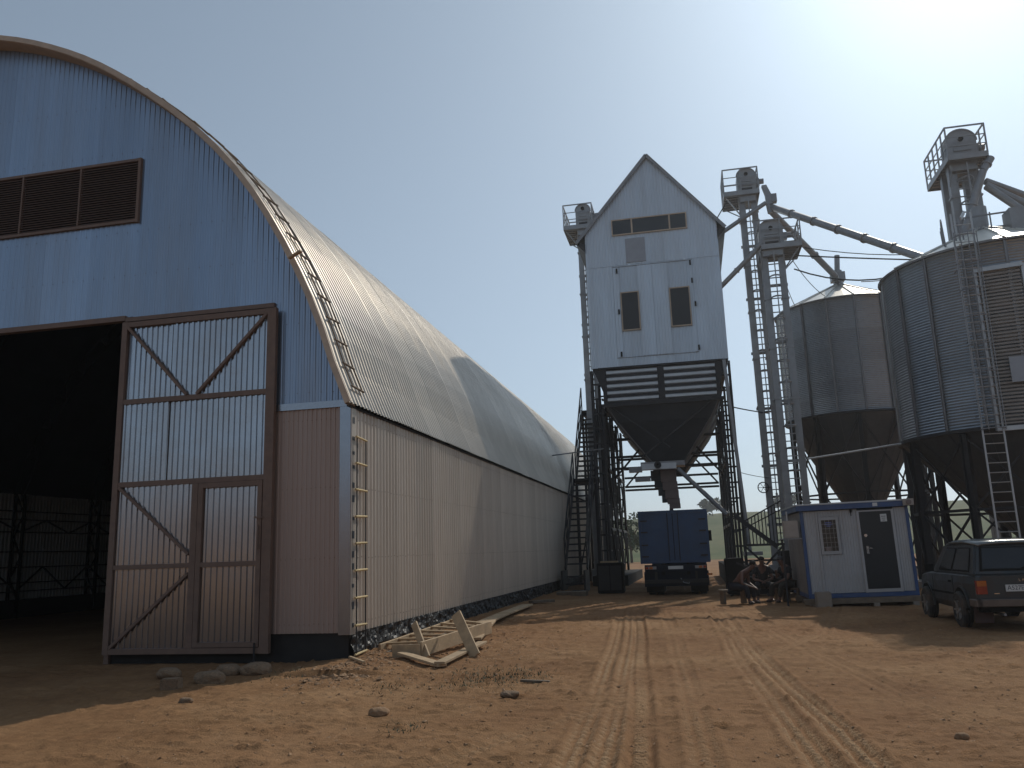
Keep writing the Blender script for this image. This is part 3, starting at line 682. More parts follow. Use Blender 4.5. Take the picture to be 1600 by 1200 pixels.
# base equipment: plinth blocks at the feet
MB().box(-3.6, -2.35, 29.9, 38.2, -.2, .75).build('foot_block', 'black', tower)
MB().box(.98, 2.0, 29.9, 38.2, -.2, 1.0).build('foot_block', 'black', tower)
tag(MB().tube((-0.49, 39.65, 5.28), (1.56, 39.00, 3.03), .11, 12).build('slanting_pipe', 'grey_steel'), 'grey pipe slanting down from the hopper outlet to the right-hand legs of the loading tower', 'pipe')
tag(MB().tube((1.98, 38.82, 10.15), (2.39, 38.61, 1.38), .085, 12).build('down_pipe', 'elev_paint'), 'tall grey downpipe running the height of the right-hand legs of the loading tower', 'pipe')
tag(MB().box(2.1, 2.9, 38.3, 39., 1.2, 1.36).build('pipe_tray', 'grey_steel'), 'small grey tray under the foot of the tall downpipe', 'tray')
tag(MB().bar((-6.75, 38.75, 6.10), (-3.73, 37.75, 6.20), .05).build('pipe_bar', 'grey_steel'), 'thin grey bar reaching from the barn roof across the staircase to the tower', 'bar')

# staircase
stair = thing('steel_staircase', 'dark steel staircase in two flights climbing the left side of the loading tower', 'staircase', (0, 0, -.5)); stair.scale = (1.3, 1.3, 1.3)  # scaled about the camera by the same factor as the tower
sx0, sx1 = -4.18, -3.46
def flight(y0, z0, y1, z1, n):
    for k in range(n):
        y = y0+(y1-y0)*k/n; z = z0+(z1-z0)*(k+1)/n
        MB().box(sx0+.05, sx1-.05, y-.11, y+.13, z-.05, z).build('tread', 'dark_steel', stair)
    for x in (sx0, sx1):
        MB().bar((x, y0-.15, z0), (x, y1, z1), .05, .2).build('stringer', 'dark_steel', stair)
        h = MB().bar((x, y0-.15, z0+1.0), (x, y1, z1+1.), .045)
        h.bar((x, y0-.15, z0+.55), (x, y1, z1+.55), .03)
        for k in range(5): t = k/4; y = y0-.15+(y1-y0+.15)*t; z = z0+(z1-z0)*t; h.box(x-.02, x+.02, y-.02, y+.02, z, z+1.)
        h.build('handrail', 'dark_steel', stair)
flight(27.6, 1.05, 30.5, 4.25, 15); flight(31.3, 4.25, 34.0, 7.35, 15)
MB().box(sx0, sx1+.15, 30.52, 31.28, 4.12, 4.27).build('landing', 'dark_steel', stair)
MB().box(sx0, sx1+.4, 34.0, 35.2, 7.22, 7.37).build('landing', 'dark_steel', stair)
for x, y, z in ((sx0, 31.2, 4.1), (sx1, 31.2, 4.1), (sx0, 35.1, 7.2), (sx1, 35.1, 7.2), (sx0, 34.1, 7.2), (sx1, 34.1, 7.2)): MB().box(x-.05, x+.05, y-.05, y+.05, 0, z).build('support_post', 'dark_steel', stair)
MB().bar((sx0, 31.25, 1), (sx1, 31.25, 4.1), .05).build('brace', 'dark_steel', stair)
for k in range(4): MB().box(sx0+.04, sx1-.04, 26.7+k*.25, 26.95+k*.25, .15+k*.22, .2+k*.22).build('tread', 'dark_steel', stair)
for x in (sx0, sx1): MB().box(x-.03, x+.03, 26.6, 27.7, 0, 1.05).build('base_cheek', 'dark_steel', stair)
tag(MB().box(-5.2, -4.1, 31.6, 32.4, 0, .16).build('timber_step', 'old_wood'), 'low weathered timber step on the dirt at the foot of the steel staircase', 'step')
kb = thing('equipment_cabinet', 'dark equipment cabinet between the staircase foot and the blue truck', 'cabinet', (-3.3, 33.5, 0))
bevel(MB().box(-.5, .5, -.5, .5, 0, 1.15).build('casing', 'black', kb).data, .03); MB().box(-.44, -.02, -.525, -.502, .12, 1.05).build('door', 'dark_steel', kb); MB().box(.02, .44, -.525, -.502, .12, 1.05).build('door', 'dark_steel', kb)
tag(MB().box(-3.7, -3.0, 33.4, 33.7, 1.16, 1.22).build('plank', 'wood'), 'pale plank lying on top of the dark cabinet by the tower legs', 'plank')

# ------------------------------------------------------------------ bucket elevators
def head_mesh():
    mb = MB(); n = 14; prof = [(.42*math.cos(math.pi*i/n), .62+.42*math.sin(math.pi*i/n)) for i in range(n+1)]
    poly = [(x, -.28, z) for x, z in prof]+[(-.42, -.28, 0), (.42, -.28, 0)]
    mb.prism(poly, (0, .56, 0)); return mb
def elevator(label, x, y, floor, gap, px0, px1, y0, y1, m='elev_paint', tall=1.28, depth2=False):
    t = thing('bucket_elevator', label, 'grain elevator', (x, y, 0))
    H = floor+.1; g = gap/2; pz = H-.05
    for s_ in (-1, 1):
        MB().box(s_*g-.14, s_*g+.14, -.14, .14, 0, H).build('leg', m, t)
        for k in range(int(H/2.4)): MB().box(s_*g-.18, s_*g+.18, -.175, .175, 1+k*2.4, 1.07+k*2.4).build('flange', m, t)
    # drum-topped head casing
    W = gap/2+.16; hh = tall-W*.92; n = 16
    poly = [(W*math.cos(math.pi*i/n), -.36, hh+W*.92*math.sin(math.pi*i/n)) for i in range(n+1)]+[(-W, -.36, .1), (-W*.8, -.36, -.5), (W*.8, -.36, -.5), (W, -.36, .1)]
    hd = MB().prism(poly, (0, .74, 0)).mesh('head', m); o = link('head', hd, t); o.location = (0, 0, H)
    MB().lathe([(0, -.06), (.10, -.06), (.10, 0)], (0, -.36, hh+.12), 14, 'y').build('shaft_cap', 'black', o)
    for k, zz in enumerate((.12, .34, .55)): MB().box(-W*.55, W*.55, -.40, -.361, zz, zz+.09).build('cover_bar', 'dark_steel' if k == 0 else m, o)
    rim = MB()
    for i in range(n): rim.bar((W*1.03*math.cos(math.pi*i/n), -.37, hh+W*.95*math.sin(math.pi*i/n)), (W*1.03*math.cos(math.pi*(i+1)/n), -.37, hh+W*.95*math.sin(math.pi*(i+1)/n)), .05)
    rim.build('casing_rim', m, o)
    mt = MB(); sg = 1 if abs(px1) > abs(px0) else -1
    mt.tube((W+.02, .1, hh*.8), (W+.42, .1, hh*.8), .14, 12); mt.box(W+.0, W+.2, -.05, .25, hh*.5, hh*.95); mt.build('motor', 'grey_steel', o)
    p = MB().box(px0, px1, y0, y1, pz-.06, pz).build('platform', 'grey_steel', t)
    for i in range(int((y1-y0)/.32)): MB().box(px0+.04, px1-.04, y0+.08+i*.32, y0+.16+i*.32, pz-.14, pz-.061).build('joist', m, p)
    for bx_ in ((px0, px1, y0-.03, y0-.001), (px0, px1, y1+.001, y1+.03), (px0-.03, px0-.001, y0, y1), (px1+.001, px1+.03, y0, y1)): MB().box(*bx_, pz-.14, pz+.10).build('toe_board', m, t)
    R1 = 1.30
    for zz in (.45, .85, R1):
        rr = .035 if zz < 1 else .055
        for yy in (y0, y1): MB().bar((px0, yy, pz+zz), (px1, yy, pz+zz), rr).build('rail', m, t)
        for q in (px0, px1): MB().bar((q, y0, pz+zz), (q, y1, pz+zz), rr).build('rail', m, t)
    nx_ = max(2, int((px1-px0)/.8)+1); ny_ = max(2, int((y1-y0)/.55)+1)
    pts = [(px0+(px1-px0)*i/(nx_-1), yy) for i in range(nx_) for yy in (y0, y1)]+[(q, y0+(y1-y0)*j/(ny_-1)) for j in range(1, ny_-1) for q in (px0, px1)]
    pm = MB().box(-.028, .028, -.028, .028, 0, R1+.02).mesh('rail_post', m)
    for q, yy in pts: link('rail_post', pm, t).location = (q, yy, pz)
    e = px1-.1 if sg > 0 else px0+.1
    for yy in (max(y0+.2, -.3), y1-.2): MB().bar((e, yy, pz-.14), (sg*g, 0, pz-1.2), .05).build('knee_brace', m, t)
    for s_ in (-1, 1): MB().bar((s_*W*.8, -.38, -.3+H), (s_*W, -.14, H-1.1), .035).build('chute_brace', m, t)
    lw = max(.12, gap/2-.15)
    for s_ in (-1, 1): MB().box(s_*lw-.02, s_*lw+.02, -.17, -.13, .6, H-.2).build('ladder_rail', m, t)
    rg = MB(); k = 0; z = .8
    rgm = MB().bar((-lw+.015, -.145, 0), (lw-.015, -.145, 0), .045).mesh('ladder_rung', m)
    hpm = MB().lathe([(lw*1.1, -.04), (lw*1.16, 0), (lw*1.1, .04)], n=10, a0=R(180), a1=R(360)).mesh('cage_hoop', m)
    while z < H-.3:
        link('ladder_rung', rgm, t).location = (0, 0, z)
        if k % 3 == 0 and z > 2.4: q = link('cage_hoop', hpm, t); q.location = (0, -.16, z); q.scale = (1, 1.6, 1)
        z += .34; k += 1
    MB().box(-.025, .025, -.16-lw*1.9, -.125-lw*1.9, 2.4, H-.3).build('cage_strap', m, t)
    z = 2.5
    while z < H-1: MB().box(-g-.2, g+.2, .125, .2, z, z+.13).build('tie_bar', m, t); z += 2.8
    MB().box(-g-.28, g+.28, -.26, .26, 0, .7).build('boot', m, t)
    return t
e1 = elevator('tallest of the pair of grain elevators right of the tower, its railed platform jutting left', 3.98, 41.5, 19.22, .62, -1.16, .56, -.5, 1.5)
e2 = elevator('shorter grain elevator in front of the silo, its railed platform jutting right', 4.68, 39.5, 15.5, .80, -.5, 1.32, -.5, 1.5)
e3 = elevator('slender grain elevator hugging the left wall of the gabled tower, its platform above the staircase', -4.70, 43.5, 19.2, .50, -1.08, .5, -.5, 2.)
e4 = elevator('grain elevator rising from behind the big silo at the right edge with its railed platform', 12.03, 35.25, 16.9, .85, -.68, .80, -.75, 2.35)
for c in list(e4.children):
    if c.name.startswith('leg'):
        q = c.copy(); col.objects.link(q); q.location = (0, .9, 0)
def spout(label, pts, r=.12, m='elev_paint', sq=False):
    mb = MB()
    for a, b in zip(pts[:-1], pts[1:]):
        if sq: mb.bar(a, b, r*2, r*2)
        else: mb.tube(a, b, r, 12)
    o = mb.build('grain_spout', m); tag(o, label, 'grain spout'); 
    for a, b in zip(pts[:-1], pts[1:]):
        a = Vector(a); b = Vector(b); d = (b-a); n = max(1, int(d.length/2.2))
        for k in range(1, n+1): c = a+d*k/(n+1); MB().tube(c-d.normalized()*.03, c+d.normalized()*.03, r*1.3, 12).build('flange', m, o)
    return o
db = thing('diverter_valve', 'boxy grain diverter under the head of the tallest elevator of the pair', 'valve', (4.97, 41.39, 18.68))
MB().prism([(-.25, -.15, .95), (-.02, -.15, .95), (.2, -.15, .35), (.2, -.15, -.1), (-.1, -.15, -.1), (-.12, -.15, .45)], (0, .3, 0)).build('throat', 'elev_paint', db)
MB().box(.12, .42, -.18, .18, 0, .42).build('drive_box', 'grey_steel', db); MB().tube((.0, 0, -.1), (.05, 0, -.55), .13, 10).build('outlet', 'elev_paint', db)
spout('upper grain spout slanting left from the tallest elevator down into the tower eave', [(4.80, 41.0, 18.55), (2.15, 40.9, 16.95)], .11)
spout('lower grain spout slanting left from the shorter elevator down into the tower wall', [(4.20, 39.11, 15.78), (3.76, 39.11, 15.27), (2.17, 39.37, 13.87)], .12)  # points unprojected from image pixels, then scaled about the camera
spout('upper of the two long spouts running right from the tall elevator to the big silo', [(5.1, 41.5, 18.5), (9.6, 33.2, 12.3)], .17)
spout('lower of the two long spouts running right from the tall elevator to the smaller silo', [(5.1, 41.6, 18.3), (8.6, 45.9, 15.9), (8.85, 46.9, 15.9)], .17)
spout('highest of the spouts leaving the far right elevator out of the picture', [(12.9, 35.4, 16.1), (20, 37, 12.9)], .15)
spout('middle one of the spouts leaving the far right elevator', [(12.85, 35.3, 15.9), (18.5, 35, 11.5)], .15)
spout('lowest and steepest of the spouts leaving the far right elevator', [(12.8, 35.1, 15.75), (16.5, 33.8, 11.0)], .15)
spout('short grey spout slanting down left across the legs of the far right elevator', [(12.95, 34.6, 16.75), (12.55, 34.5, 16.2), (11.45, 34.6, 13.4), (11.45, 34.6, 12.0)], .15)

# ------------------------------------------------------------------ silos
def silo(label, cx, cy, r, z0, z1, za, zc, nseg=16, seglab=None, legtop=None, skip=()):
    t = thing('grain_silo', label, 'silo', (cx, cy, 0))
    tiers = max(1, round((z1-z0)/.85)); th = (z1-z0)/tiers; da = 2*math.pi/nseg
    mb = MB(); nz = 9; na = 4; vs = []; rows = nz*2+1
    for j in range(rows):
        rr = r+(.012 if j % 2 else -.012); z = th*j/(rows-1)
        for i in range(na+1): a = da*i/na; vs.append((rr*math.cos(a), rr*math.sin(a), z))
    mb.add(vs, [(j*(na+1)+i, j*(na+1)+i+1, (j+1)*(na+1)+i+1, (j+1)*(na+1)+i) for j in range(rows-1) for i in range(na)])
    pm = mb.mesh('wall_panel', 'silo_galv')
    for k in range(nseg):
        for j in range(tiers):
            o = link('wall_panel', pm, t); o.location = (0, 0, z0+j*th); o.rotation_euler = (0, 0, k*da)
    sm = MB()
    rr = r+.02
    sm.box(rr, rr+.04, -.045, -.032, z0, z1); sm.box(rr, rr+.04, .032, .045, z0, z1); sm.box(rr-.005, rr+.012, -.032, .032, z0, z1)
    sm = sm.mesh('stiffener', 'grey_steel')
    for k in range(nseg):
        if k in skip: continue
        o = link('stiffener', sm, t); o.rotation_euler = (0, 0, k*da)
    MB().lathe([(r-.03, z1-.02), (r+.09, z1-.02), (r+.09, z1+.05), (r-.03, z1+.05)], n=64).build('top_rim', 'grey_steel', t)
    MB().lathe([(r-.05, z0-.08), (r+.10, z0-.08), (r+.10, z0+.04), (r-.05, z0+.04)], n=64).build('bottom_ring', 'dark_steel', t)
    # roof sectors with ribs
    rs = MB(); n = 3; vs = []; 
    for rad, z in ((r+.12, z1+.03), (.35, za)):
        for i in range(n+1): a = da*i/n; vs.append((rad*math.cos(a), rad*math.sin(a), z))
    rs.add(vs, [(i, i+1, n+1+i+1, n+1+i) for i in range(n)]); a = 0
    rs.bar((r+.1, 0, z1+.06), (.36, 0, za+.03), .05, .06); rs = rs.mesh('roof_sector', 'silo_roof')
    for k in range(nseg): o = link('roof_sector', rs, t); o.rotation_euler = (0, 0, k*da)
    MB().tube((0, 0, za-.1), (0, 0, za+.9), .26, 16).build('roof_neck', 'elev_paint', t)
    # cone hopper
    cs = MB(); vs = []
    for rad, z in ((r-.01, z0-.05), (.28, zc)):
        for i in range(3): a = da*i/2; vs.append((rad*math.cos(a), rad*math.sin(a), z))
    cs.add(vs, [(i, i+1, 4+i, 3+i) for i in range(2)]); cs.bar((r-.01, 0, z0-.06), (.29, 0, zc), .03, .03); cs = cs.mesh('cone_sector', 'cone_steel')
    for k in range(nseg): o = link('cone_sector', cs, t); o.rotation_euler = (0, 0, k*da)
    MB().tube((0, 0, zc+.1), (0, 0, zc-.5), .28, 12).build('outlet', 'grey_steel', t)
    # legs
    lm = MB(); rl_ = r-.08
    lm.box(rl_-.11, rl_+.11, -.11, -.09, 0, z0-.08); lm.box(rl_-.11, rl_+.11, .09, .11, 0, z0-.08); lm.box(rl_-.012, rl_+.012, -.09, .09, 0, z0-.08); lm = lm.mesh('leg', 'dark_steel')
    nl = 10; dl = 2*math.pi/nl
    ring = MB(); P = lambda k, z, q=0: ((rl_+q)*math.cos(k*dl+.2), (rl_+q)*math.sin(k*dl+.2), z)
    zm = z0*.5
    bx = MB()
    for q0, q1 in ((.3, zm), (zm, z0-.2)):
        a = (rl_, 0, q0); b = (rl_*math.cos(dl), rl_*math.sin(dl), q1); bx.bar(a, b, .06)
        a = (rl_+.03, 0, q1); b = ((rl_+.03)*math.cos(dl), (rl_+.03)*math.sin(dl), q0); bx.bar(a, b, .06)
    bx.bar((rl_, 0, zm), (rl_*math.cos(dl), rl_*math.sin(dl), zm), .09); bx = bx.mesh('cross_brace', 'dark_steel')
    for k in range(nl):
        o = link('leg', lm, t); o.rotation_euler = (0, 0, k*dl+.2)
        o = link('cross_brace', bx, t); o.rotation_euler = (0, 0, k*dl+.2)
    MB().lathe([(r-.3, 0), (r+.15, 0), (r+.15, .25), (r-.3, .25)], n=32).build('footing', 'concrete', t)
    return t
s1 = silo('smaller grain silo of corrugated steel behind the white cabin', 8.93, 47., 3.47, 8.05, 14.03, 15.6, 2.2)
s2 = silo('big grain silo of corrugated steel behind the parked car, cut by the right edge', 11.1, 31.5, 3.55, 5.05, 11.05, 12.6, 1.6, nseg=18)
MB().box(-.35, .35, -.35, .35, 15.9, 16.35).build('inlet_box', 'elev_paint', s1); MB().tube((0, 0, 16.3), (.1, 0, 17.4), .15, 10).build('inlet_pipe', 'elev_paint', s1)
# framed panel coloured brown as reflected ground, and hatch on the big silo
a0 = math.atan2(-3.45, -.95)
def on_silo(ang, rad, z): return (rad*math.cos(ang), rad*math.sin(ang), z)
fr = MB(); aL, aR = R(-115.5), R(-94.5)
for a in (aL, aR): fr.bar(on_silo(a, 3.66, 4.9), on_silo(a, 3.66, 10.15), .1, .12, up=(0, 1, 0))
for z in (10.12, 4.95): fr.bar(on_silo(aL, 3.7, z), on_silo(aR, 3.7, z), .12, .14)
fr = fr.build('panel_frame', 'pale_steel', s2)
pz = 5.05
while pz < 10.0:
    MB().bar(on_silo(aL+.02, 3.64, pz+.06), on_silo(aR-.02, 3.64, pz+.06), .03, .06).build('panel_rib', 'reflect_panel', fr); pz += .115
MB().obox(Matrix.Translation(on_silo(R(-101), 3.74, 6.75)) @ Matrix.Rotation(R(-11), 4, 'Z'), .72, .05, .8).build('hatch', 'hatch_plate', s2)
# caged ladder up the big silo
lad = thing('silo_ladder', 'long grey metal ladder with safety cage climbing the front of the big silo', 'ladder', (9.33, 28.05, 0))
for s_ in (-.3, .3): MB().box(s_-.025, s_+.025, -.02, .02, .7, 12.1).build('side_rail', 'pale_steel', lad)
rm = MB().tube((-.275, 0, 0), (.275, 0, 0), .016, 6).mesh('rung', 'pale_steel')
for k in range(37): o = link('rung', rm, lad); o.location = (0, 0, .9+k*.30)
hp = MB().lathe([(.36, -.02), (.37, 0), (.36, .02)], n=14, a0=R(180), a1=R(360)).mesh('cage_hoop', 'grey_steel')
for k in range(8): o = link('cage_hoop', hp, lad); o.location = (0, -.02, 4.95+k*.9)
for a in (200, 235, 270, 305, 340): MB().box(.36*math.cos(R(a))-.012, .36*math.cos(R(a))+.012, .36*math.sin(R(a))-.03, .36*math.sin(R(a))-.012, 4.9, 11.4).build('cage_strap', 'grey_steel', lad)
for k in range(3):
    for s_ in (-.3, .3): MB().bar((s_, 0, 5.4+k*2.4), (s_, .42, 5.4+k*2.4), .03).build('standoff', 'grey_steel', lad)
# roof landing rails
rr_ = thing('roof_railing', 'short tilted hand railing at the rim of the big silo by the ladder head', 'railing', (9.3, 29.3, 11.2))
g = MB()
for s_, xx in ((0, -.15), (1, .45)):
    for k in range(4): g.bar((xx+k*.09*(1-s_), k*.35, .0), (xx-.05+k*.09*(1-s_), k*.35, 1.15), .04)
g.build('posts', 'grey_steel', rr_)
MB().bar((-.22, -.05, 1.15), (.12, 1.1, 1.15), .05, .09).build('top_rail', 'pale_steel', rr_); MB().bar((.42, -.05, 1.15), (.9, 1.0, 1.75), .05, .12).build('top_rail', 'pale_steel', rr_)
rr2 = thing('roof_railing', 'long dark railing across the roof of the big silo beyond its ladder', 'railing', (11.1, 31.5, 11.4))
for z in (.55, 1.05): MB().bar((-.9, -.6, z+.5), (4.2, -1.0, z+.6), .05).build('rail', 'grey_steel', rr2)
for k in range(6): MB().bar((-.9+k*1.0, -.6-k*.08, -.1), (-.9+k*1.0, -.6-k*.08, 1.65), .04).build('post', 'grey_steel', rr2)
MB().box(.55, 1.35, -1.2, -.5, .2, 1.35).build('roof_box', 'elev_paint', s2).location = (0, 0, 11.6)
tag(MB().path([(4.45, 33, 4.79), (6.6, 32.4, 4.98), (8.4, 30.5, 5.05)], .035, 8).build('rail_pipe', 'pale_steel'), 'thin pale pipe running level in front of the silo cones above the cabin', 'pipe')
# cables
cabs = [((6.14, 39.49, 15.46), (15.54, 39.49, 14.69), .5, .022, 'dark cable from the shorter elevator platform to the big silo roof, uppermost'),  # most end points unprojected from image pixels offline, then scaled about the camera
        ((5.86, 39.49, 15.08), (18.47, 39.49, 13.42), .1, .035, 'thick dark cable crossing from the shorter elevator to the right over the silo rim'),
        ((5.61, 39.49, 14.44), (12.23, 37.71, 13.93), .9, .035, 'sagging dark cable passing over the smaller silo roof'),
        ((5.61, 39.49, 14.82), (7.6, 43.8, 14.2), .2, .018, 'thin stay wire from the shorter elevator to the smaller silo rim'),
        ((5.16, 39.49, 13.80), (6.2, 44.6, 14.0), .1, .018, 'thin guy wire dropping steeply beside the shorter elevator'),
        ((2.23, 39.49, 8.01), (4.08, 41.79, 7.94), .02, .03, 'upper short cable between the tower legs and the elevator pair'),
        ((2.29, 39.49, 4.95), (4.08, 41.79, 4.76), .05, .015, 'lower thin wire between the tower legs and the elevator pair'),
        ((1.9, 41.3, 17.4), (2.95, 41.3, 19.0), .0, .03, 'short brace from the tower roof up to the tall elevator platform'),
        ((9.6, 44.5, 15.0), (13.2, 36, 13.6), .4, .025, 'dark cable rising from the smaller silo to the far right elevator')]
for a, b, sag, r, lb in cabs:
    pts = [Vector(a).lerp(Vector(b), k/10)-Vector((0, 0, sag*4*(k/10)*(1-k/10))) for k in range(11)]
    tag(MB().path(pts, r, 5).build('cable', 'cable'), lb, 'cable')

# railed ramp between tower and elevators
rg = thing('loading_grate', 'dark slatted steel screen on crossed legs between the tower and the elevators', 'screen', (2.0, 35.0, 0)); rg.scale = (1.12, 1.12, 1.1)
for k in range(11): x = .05+k*.12; MB().box(x-.018, x+.018, -.02, .02, 1.5, 2.35+k*.065).build('baluster', 'dark_steel', rg)
MB().bar((0, 0, 2.35), (1.35, 0, 3.05), .05).build('top_rail', 'dark_steel', rg); MB().bar((0, 0, 2.1), (1.35, 0, 2.75), .04).build('mid_rail', 'dark_steel', rg); MB().bar((0, 0, 1.5), (1.35, 0, 1.5), .08).build('bottom_rail', 'dark_steel', rg)
MB().bar((-.3, -.1, 2.6), (1.1, -.1, 1.4), .06, .16).build('ramp_beam', 'dark_steel', rg)
for p, q in (((0, 1.45), (1.3, .1)), ((1.3, 1.45), (0, .1)), ((0, 0), (0, 1.5)), ((1.3, 0), (1.3, 1.5)), ((0, .95), (1.3, .95)), ((0, .5), (1.3, .5))): MB().bar((p[0], 0, p[1]), (q[0], 0, q[1]), .07).build('leg', 'dark_steel', rg)
ik = thing('intake_machine', 'dark low intake machinery standing in the shade behind the seated people', 'machine', (2.3, 29.2, 0))
bevel(MB().box(.45, 1.5, -.5, .8, .15, 1.45).build('drive_casing', 'black', ik).data, .03); bevel(MB().box(-1.35, -.75, -.4, .8, .1, 1.25).build('drive_casing', 'black', ik).data, .03)
MB().box(-1.2, 1.4, -.3, .6, .08, .62).build('trough', 'black', ik)
MB().lathe([(0, -.04), (.28, -.04), (.28, .04), (0, .04)], (.95, -.58, .8), 20, 'y').build('pulley', 'dark_steel', ik); MB().lathe([(0, -.03), (.13, -.03), (.13, .03), (0, .03)], (.6, -.56, .4), 16, 'y').build('pulley', 'dark_steel', ik)
MB().tube((1.1, .2, 1.4), (1.1, .2, 2.0), .12, 10).build('feed_pipe', 'dark_steel', ik); MB().bar((-1.0, -.45, 1.1), (.5, -.55, .5), .06).build('lever', 'dark_steel', ik)
for x in (-1.2, .0, 1.3): MB().box(x-.05, x+.05, -.25, .5, 0, .081).build('foot', 'dark_steel', ik)

hw = thing('valve_wheel', 'small spoked hand wheel on the side of the tall elevator legs', 'hand wheel', (3.4, 41., 4.3))
MB().lathe([(.24, -.02), (.27, 0), (.24, .02), (.22, 0), (.24, -.02)], n=20, ax='y').build('rim', 'dark_steel', hw)
for a in range(3): MB().bar((-.23*math.cos(a*1.05), 0, -.23*math.sin(a*1.05)), (.23*math.cos(a*1.05), 0, .23*math.sin(a*1.05)), .02).build('spoke', 'dark_steel', hw)
MB().bar((0, 0, 0), (.36, 0, 0), .04).build('axle', 'dark_steel', hw)

# ------------------------------------------------------------------ cabin
cab = thing('site_cabin', 'white ribbed metal site cabin with blue trim and a black door', 'cabin', (2.88, 23.8, 0), R(.6))
W_, D_, Z0, Z1 = 2.74, 3.2, .34, 2.5
cab.rotation_euler = (0, -.012, R(.6))
for i in range(3):
    a = .09+i*.0; 
segs = [(.09, .42), (.42, .98), (.98, 1.46), (2.36, 2.68)]
for a, b in segs:
    if a == .42:
        for z0, z1 in ((Z0, 1.34), (2.34, Z1)):
            pr = ribs(a, b, .07, .01); n = len(pr); MB().add([(s_, -o, z) for z in (z0, z1) for s_, o in pr], [(j, j+1, n+j+1, n+j) for j in range(n-1)]).build('front_panel', 'cab_white', cab)
    else:
        pr = ribs(a, b, .07, .01); n = len(pr); MB().add([(s_, -o, z) for z in (Z0, Z1) for s_, o in pr], [(j, j+1, n+j+1, n+j) for j in range(n-1)]).build('front_panel', 'cab_white', cab)
MB().box(.40, .44, -.03, -.012, Z0, Z1).build('panel_strip', 'cab_white', cab)
for x, y in ((0, 0), (W_-.0, 0)): MB().box(x-.0 if x == 0 else x-.08, x+.08 if x == 0 else x, -.03, .08, .22, 2.52).build('corner_post', 'cab_blue', cab)
for i in range(3):
    a = .09+i*1.02; pr = ribs(a, a+1.0, .07, .01); n = len(pr)
    for X, s_ in ((.012, -1), (W_-.012, 1)): MB().add([(X+s_*o, q, z) for z in (.24, 2.5) for q, o in pr], [(j, j+1, n+j+1, n+j) for j in range(n-1)]).build('side_panel', 'grey_steel' if s_ < 0 else 'cab_white', cab)  # left side grey instead of white, darkened for its shade
MB().box(.0, W_, D_-.02, D_, .22, 2.5).build('rear_wall', 'cab_white', cab)
MB().box(0, W_, -.035, D_, .22, .33).build('floor_beam', 'cab_blue', cab)
MB().box(-.1, W_+.02, -.14, D_+.1, 2.52, 2.66).build('roof_fascia', 'cab_blue', cab)
MB().box(-.12, W_+.04, -.16, D_+.12, 2.662, 2.70).build('roof_edge', 'pale_steel', cab)
mb = MB().box(W_-.14, W_+.12, -.22, -.145, 2.53, 2.70).build('gutter_cap', 'box_beige', cab); MB().tube((W_-.01, -.26, 2.61), (W_-.01, -.225, 2.61), .065, 12).build('drain_end', 'lamp_orange', mb).data.materials[0] = M['chute']
MB().box(1.85, 1.97, -.155, -.145, 2.55, 2.64).build('tag_plate', 'paper', cab)
# window
wn = MB(); x0, x1, z0, z1 = .45, .96, 1.35, 2.33
wn.box(x0, x1, -.05, 0, z0, z0+.08); wn.box(x0, x1, -.05, 0, z1-.08, z1); wn.box(x0, x0+.07, -.049, 0, z0+.08, z1-.08); wn.box(x1-.07, x1, -.049, 0, z0+.08, z1-.08)
wn = wn.build('window', 'cab_white', cab); MB().box(x0+.07, x1-.07, -.02, -.014, z0+.08, z1-.08).build('pane', 'dirty_glass', wn)
gr = MB()
for k in range(7): x = x0-.04+k*.1; gr.box(x-.0022, x+.0022, -.072, -.067, z0-.06, z1+.06)
for k in range(10): z = z0-.06+k*.122; gr.box(x0-.05, x1+.06, -.081, -.076, z-.0022, z+.0022)
gr.build('window_grille', 'pale_steel', wn)
tp = MB()
for k, (a, b) in enumerate(((.62, .78), (.60, .80), (.65, .76))): tp.box(a, b, -.026, -.021, 2.17-k*.045, 2.19-k*.045)
tp.build('window_notice', 'ink_blue', wn); MB().box(.56, .70, -.026, -.021, 1.43, 1.55).build('sill_card', 'chute', wn)
# door
dr = bevel(MB().box(1.50, 2.30, -.06, 0, .42, 2.42).build('door', 'door_black', cab).data, .012)
dro = [c for c in cab.children if c.name.startswith('door')][0]
dfm = MB().box(1.44, 1.498, -.05, 0, .33, 2.46); dfm.box(2.302, 2.36, -.05, 0, .33, 2.46); dfm.box(1.5, 2.3, -.05, 0, 2.422, 2.46); dfm.box(1.5, 2.3, -.05, 0, .335, .418); dfm.build('door_frame', 'cab_white', cab)
pp = MB().box(2.02, 2.18, -.066, -.0615, 2.14, 2.34).build('paper_notice', 'paper', dro)
for k in range(3): tag(MB().box(2.045+k*.01, 2.155-k*.012, -.069, -.067, 2.27-k*.05, 2.285-k*.05).build('print_line', 'ink', dro))
MB().lathe([(0, -.075), (.04, -.075), (.045, -.06)], (1.60, 0, 1.80), 14, 'y').build('peephole', 'chrome', dro)
mb = MB().box(1.58, 1.64, -.075, -.061, 1.32, 1.52); mb.bar((1.61, -.09, 1.47), (1.72, -.09, 1.46), .02); mb.tube((1.61, -.06, 1.47), (1.61, -.1, 1.47), .015, 8); mb.build('handle', 'chrome', dro)
mb = MB().box(1.28, 1.33, -.06, -.011, 2.42, 2.50); mb.box(1.295, 1.31, -.05, -.02, 2.33, 2.42); mb.build('lamp_bracket', 'black', cab)
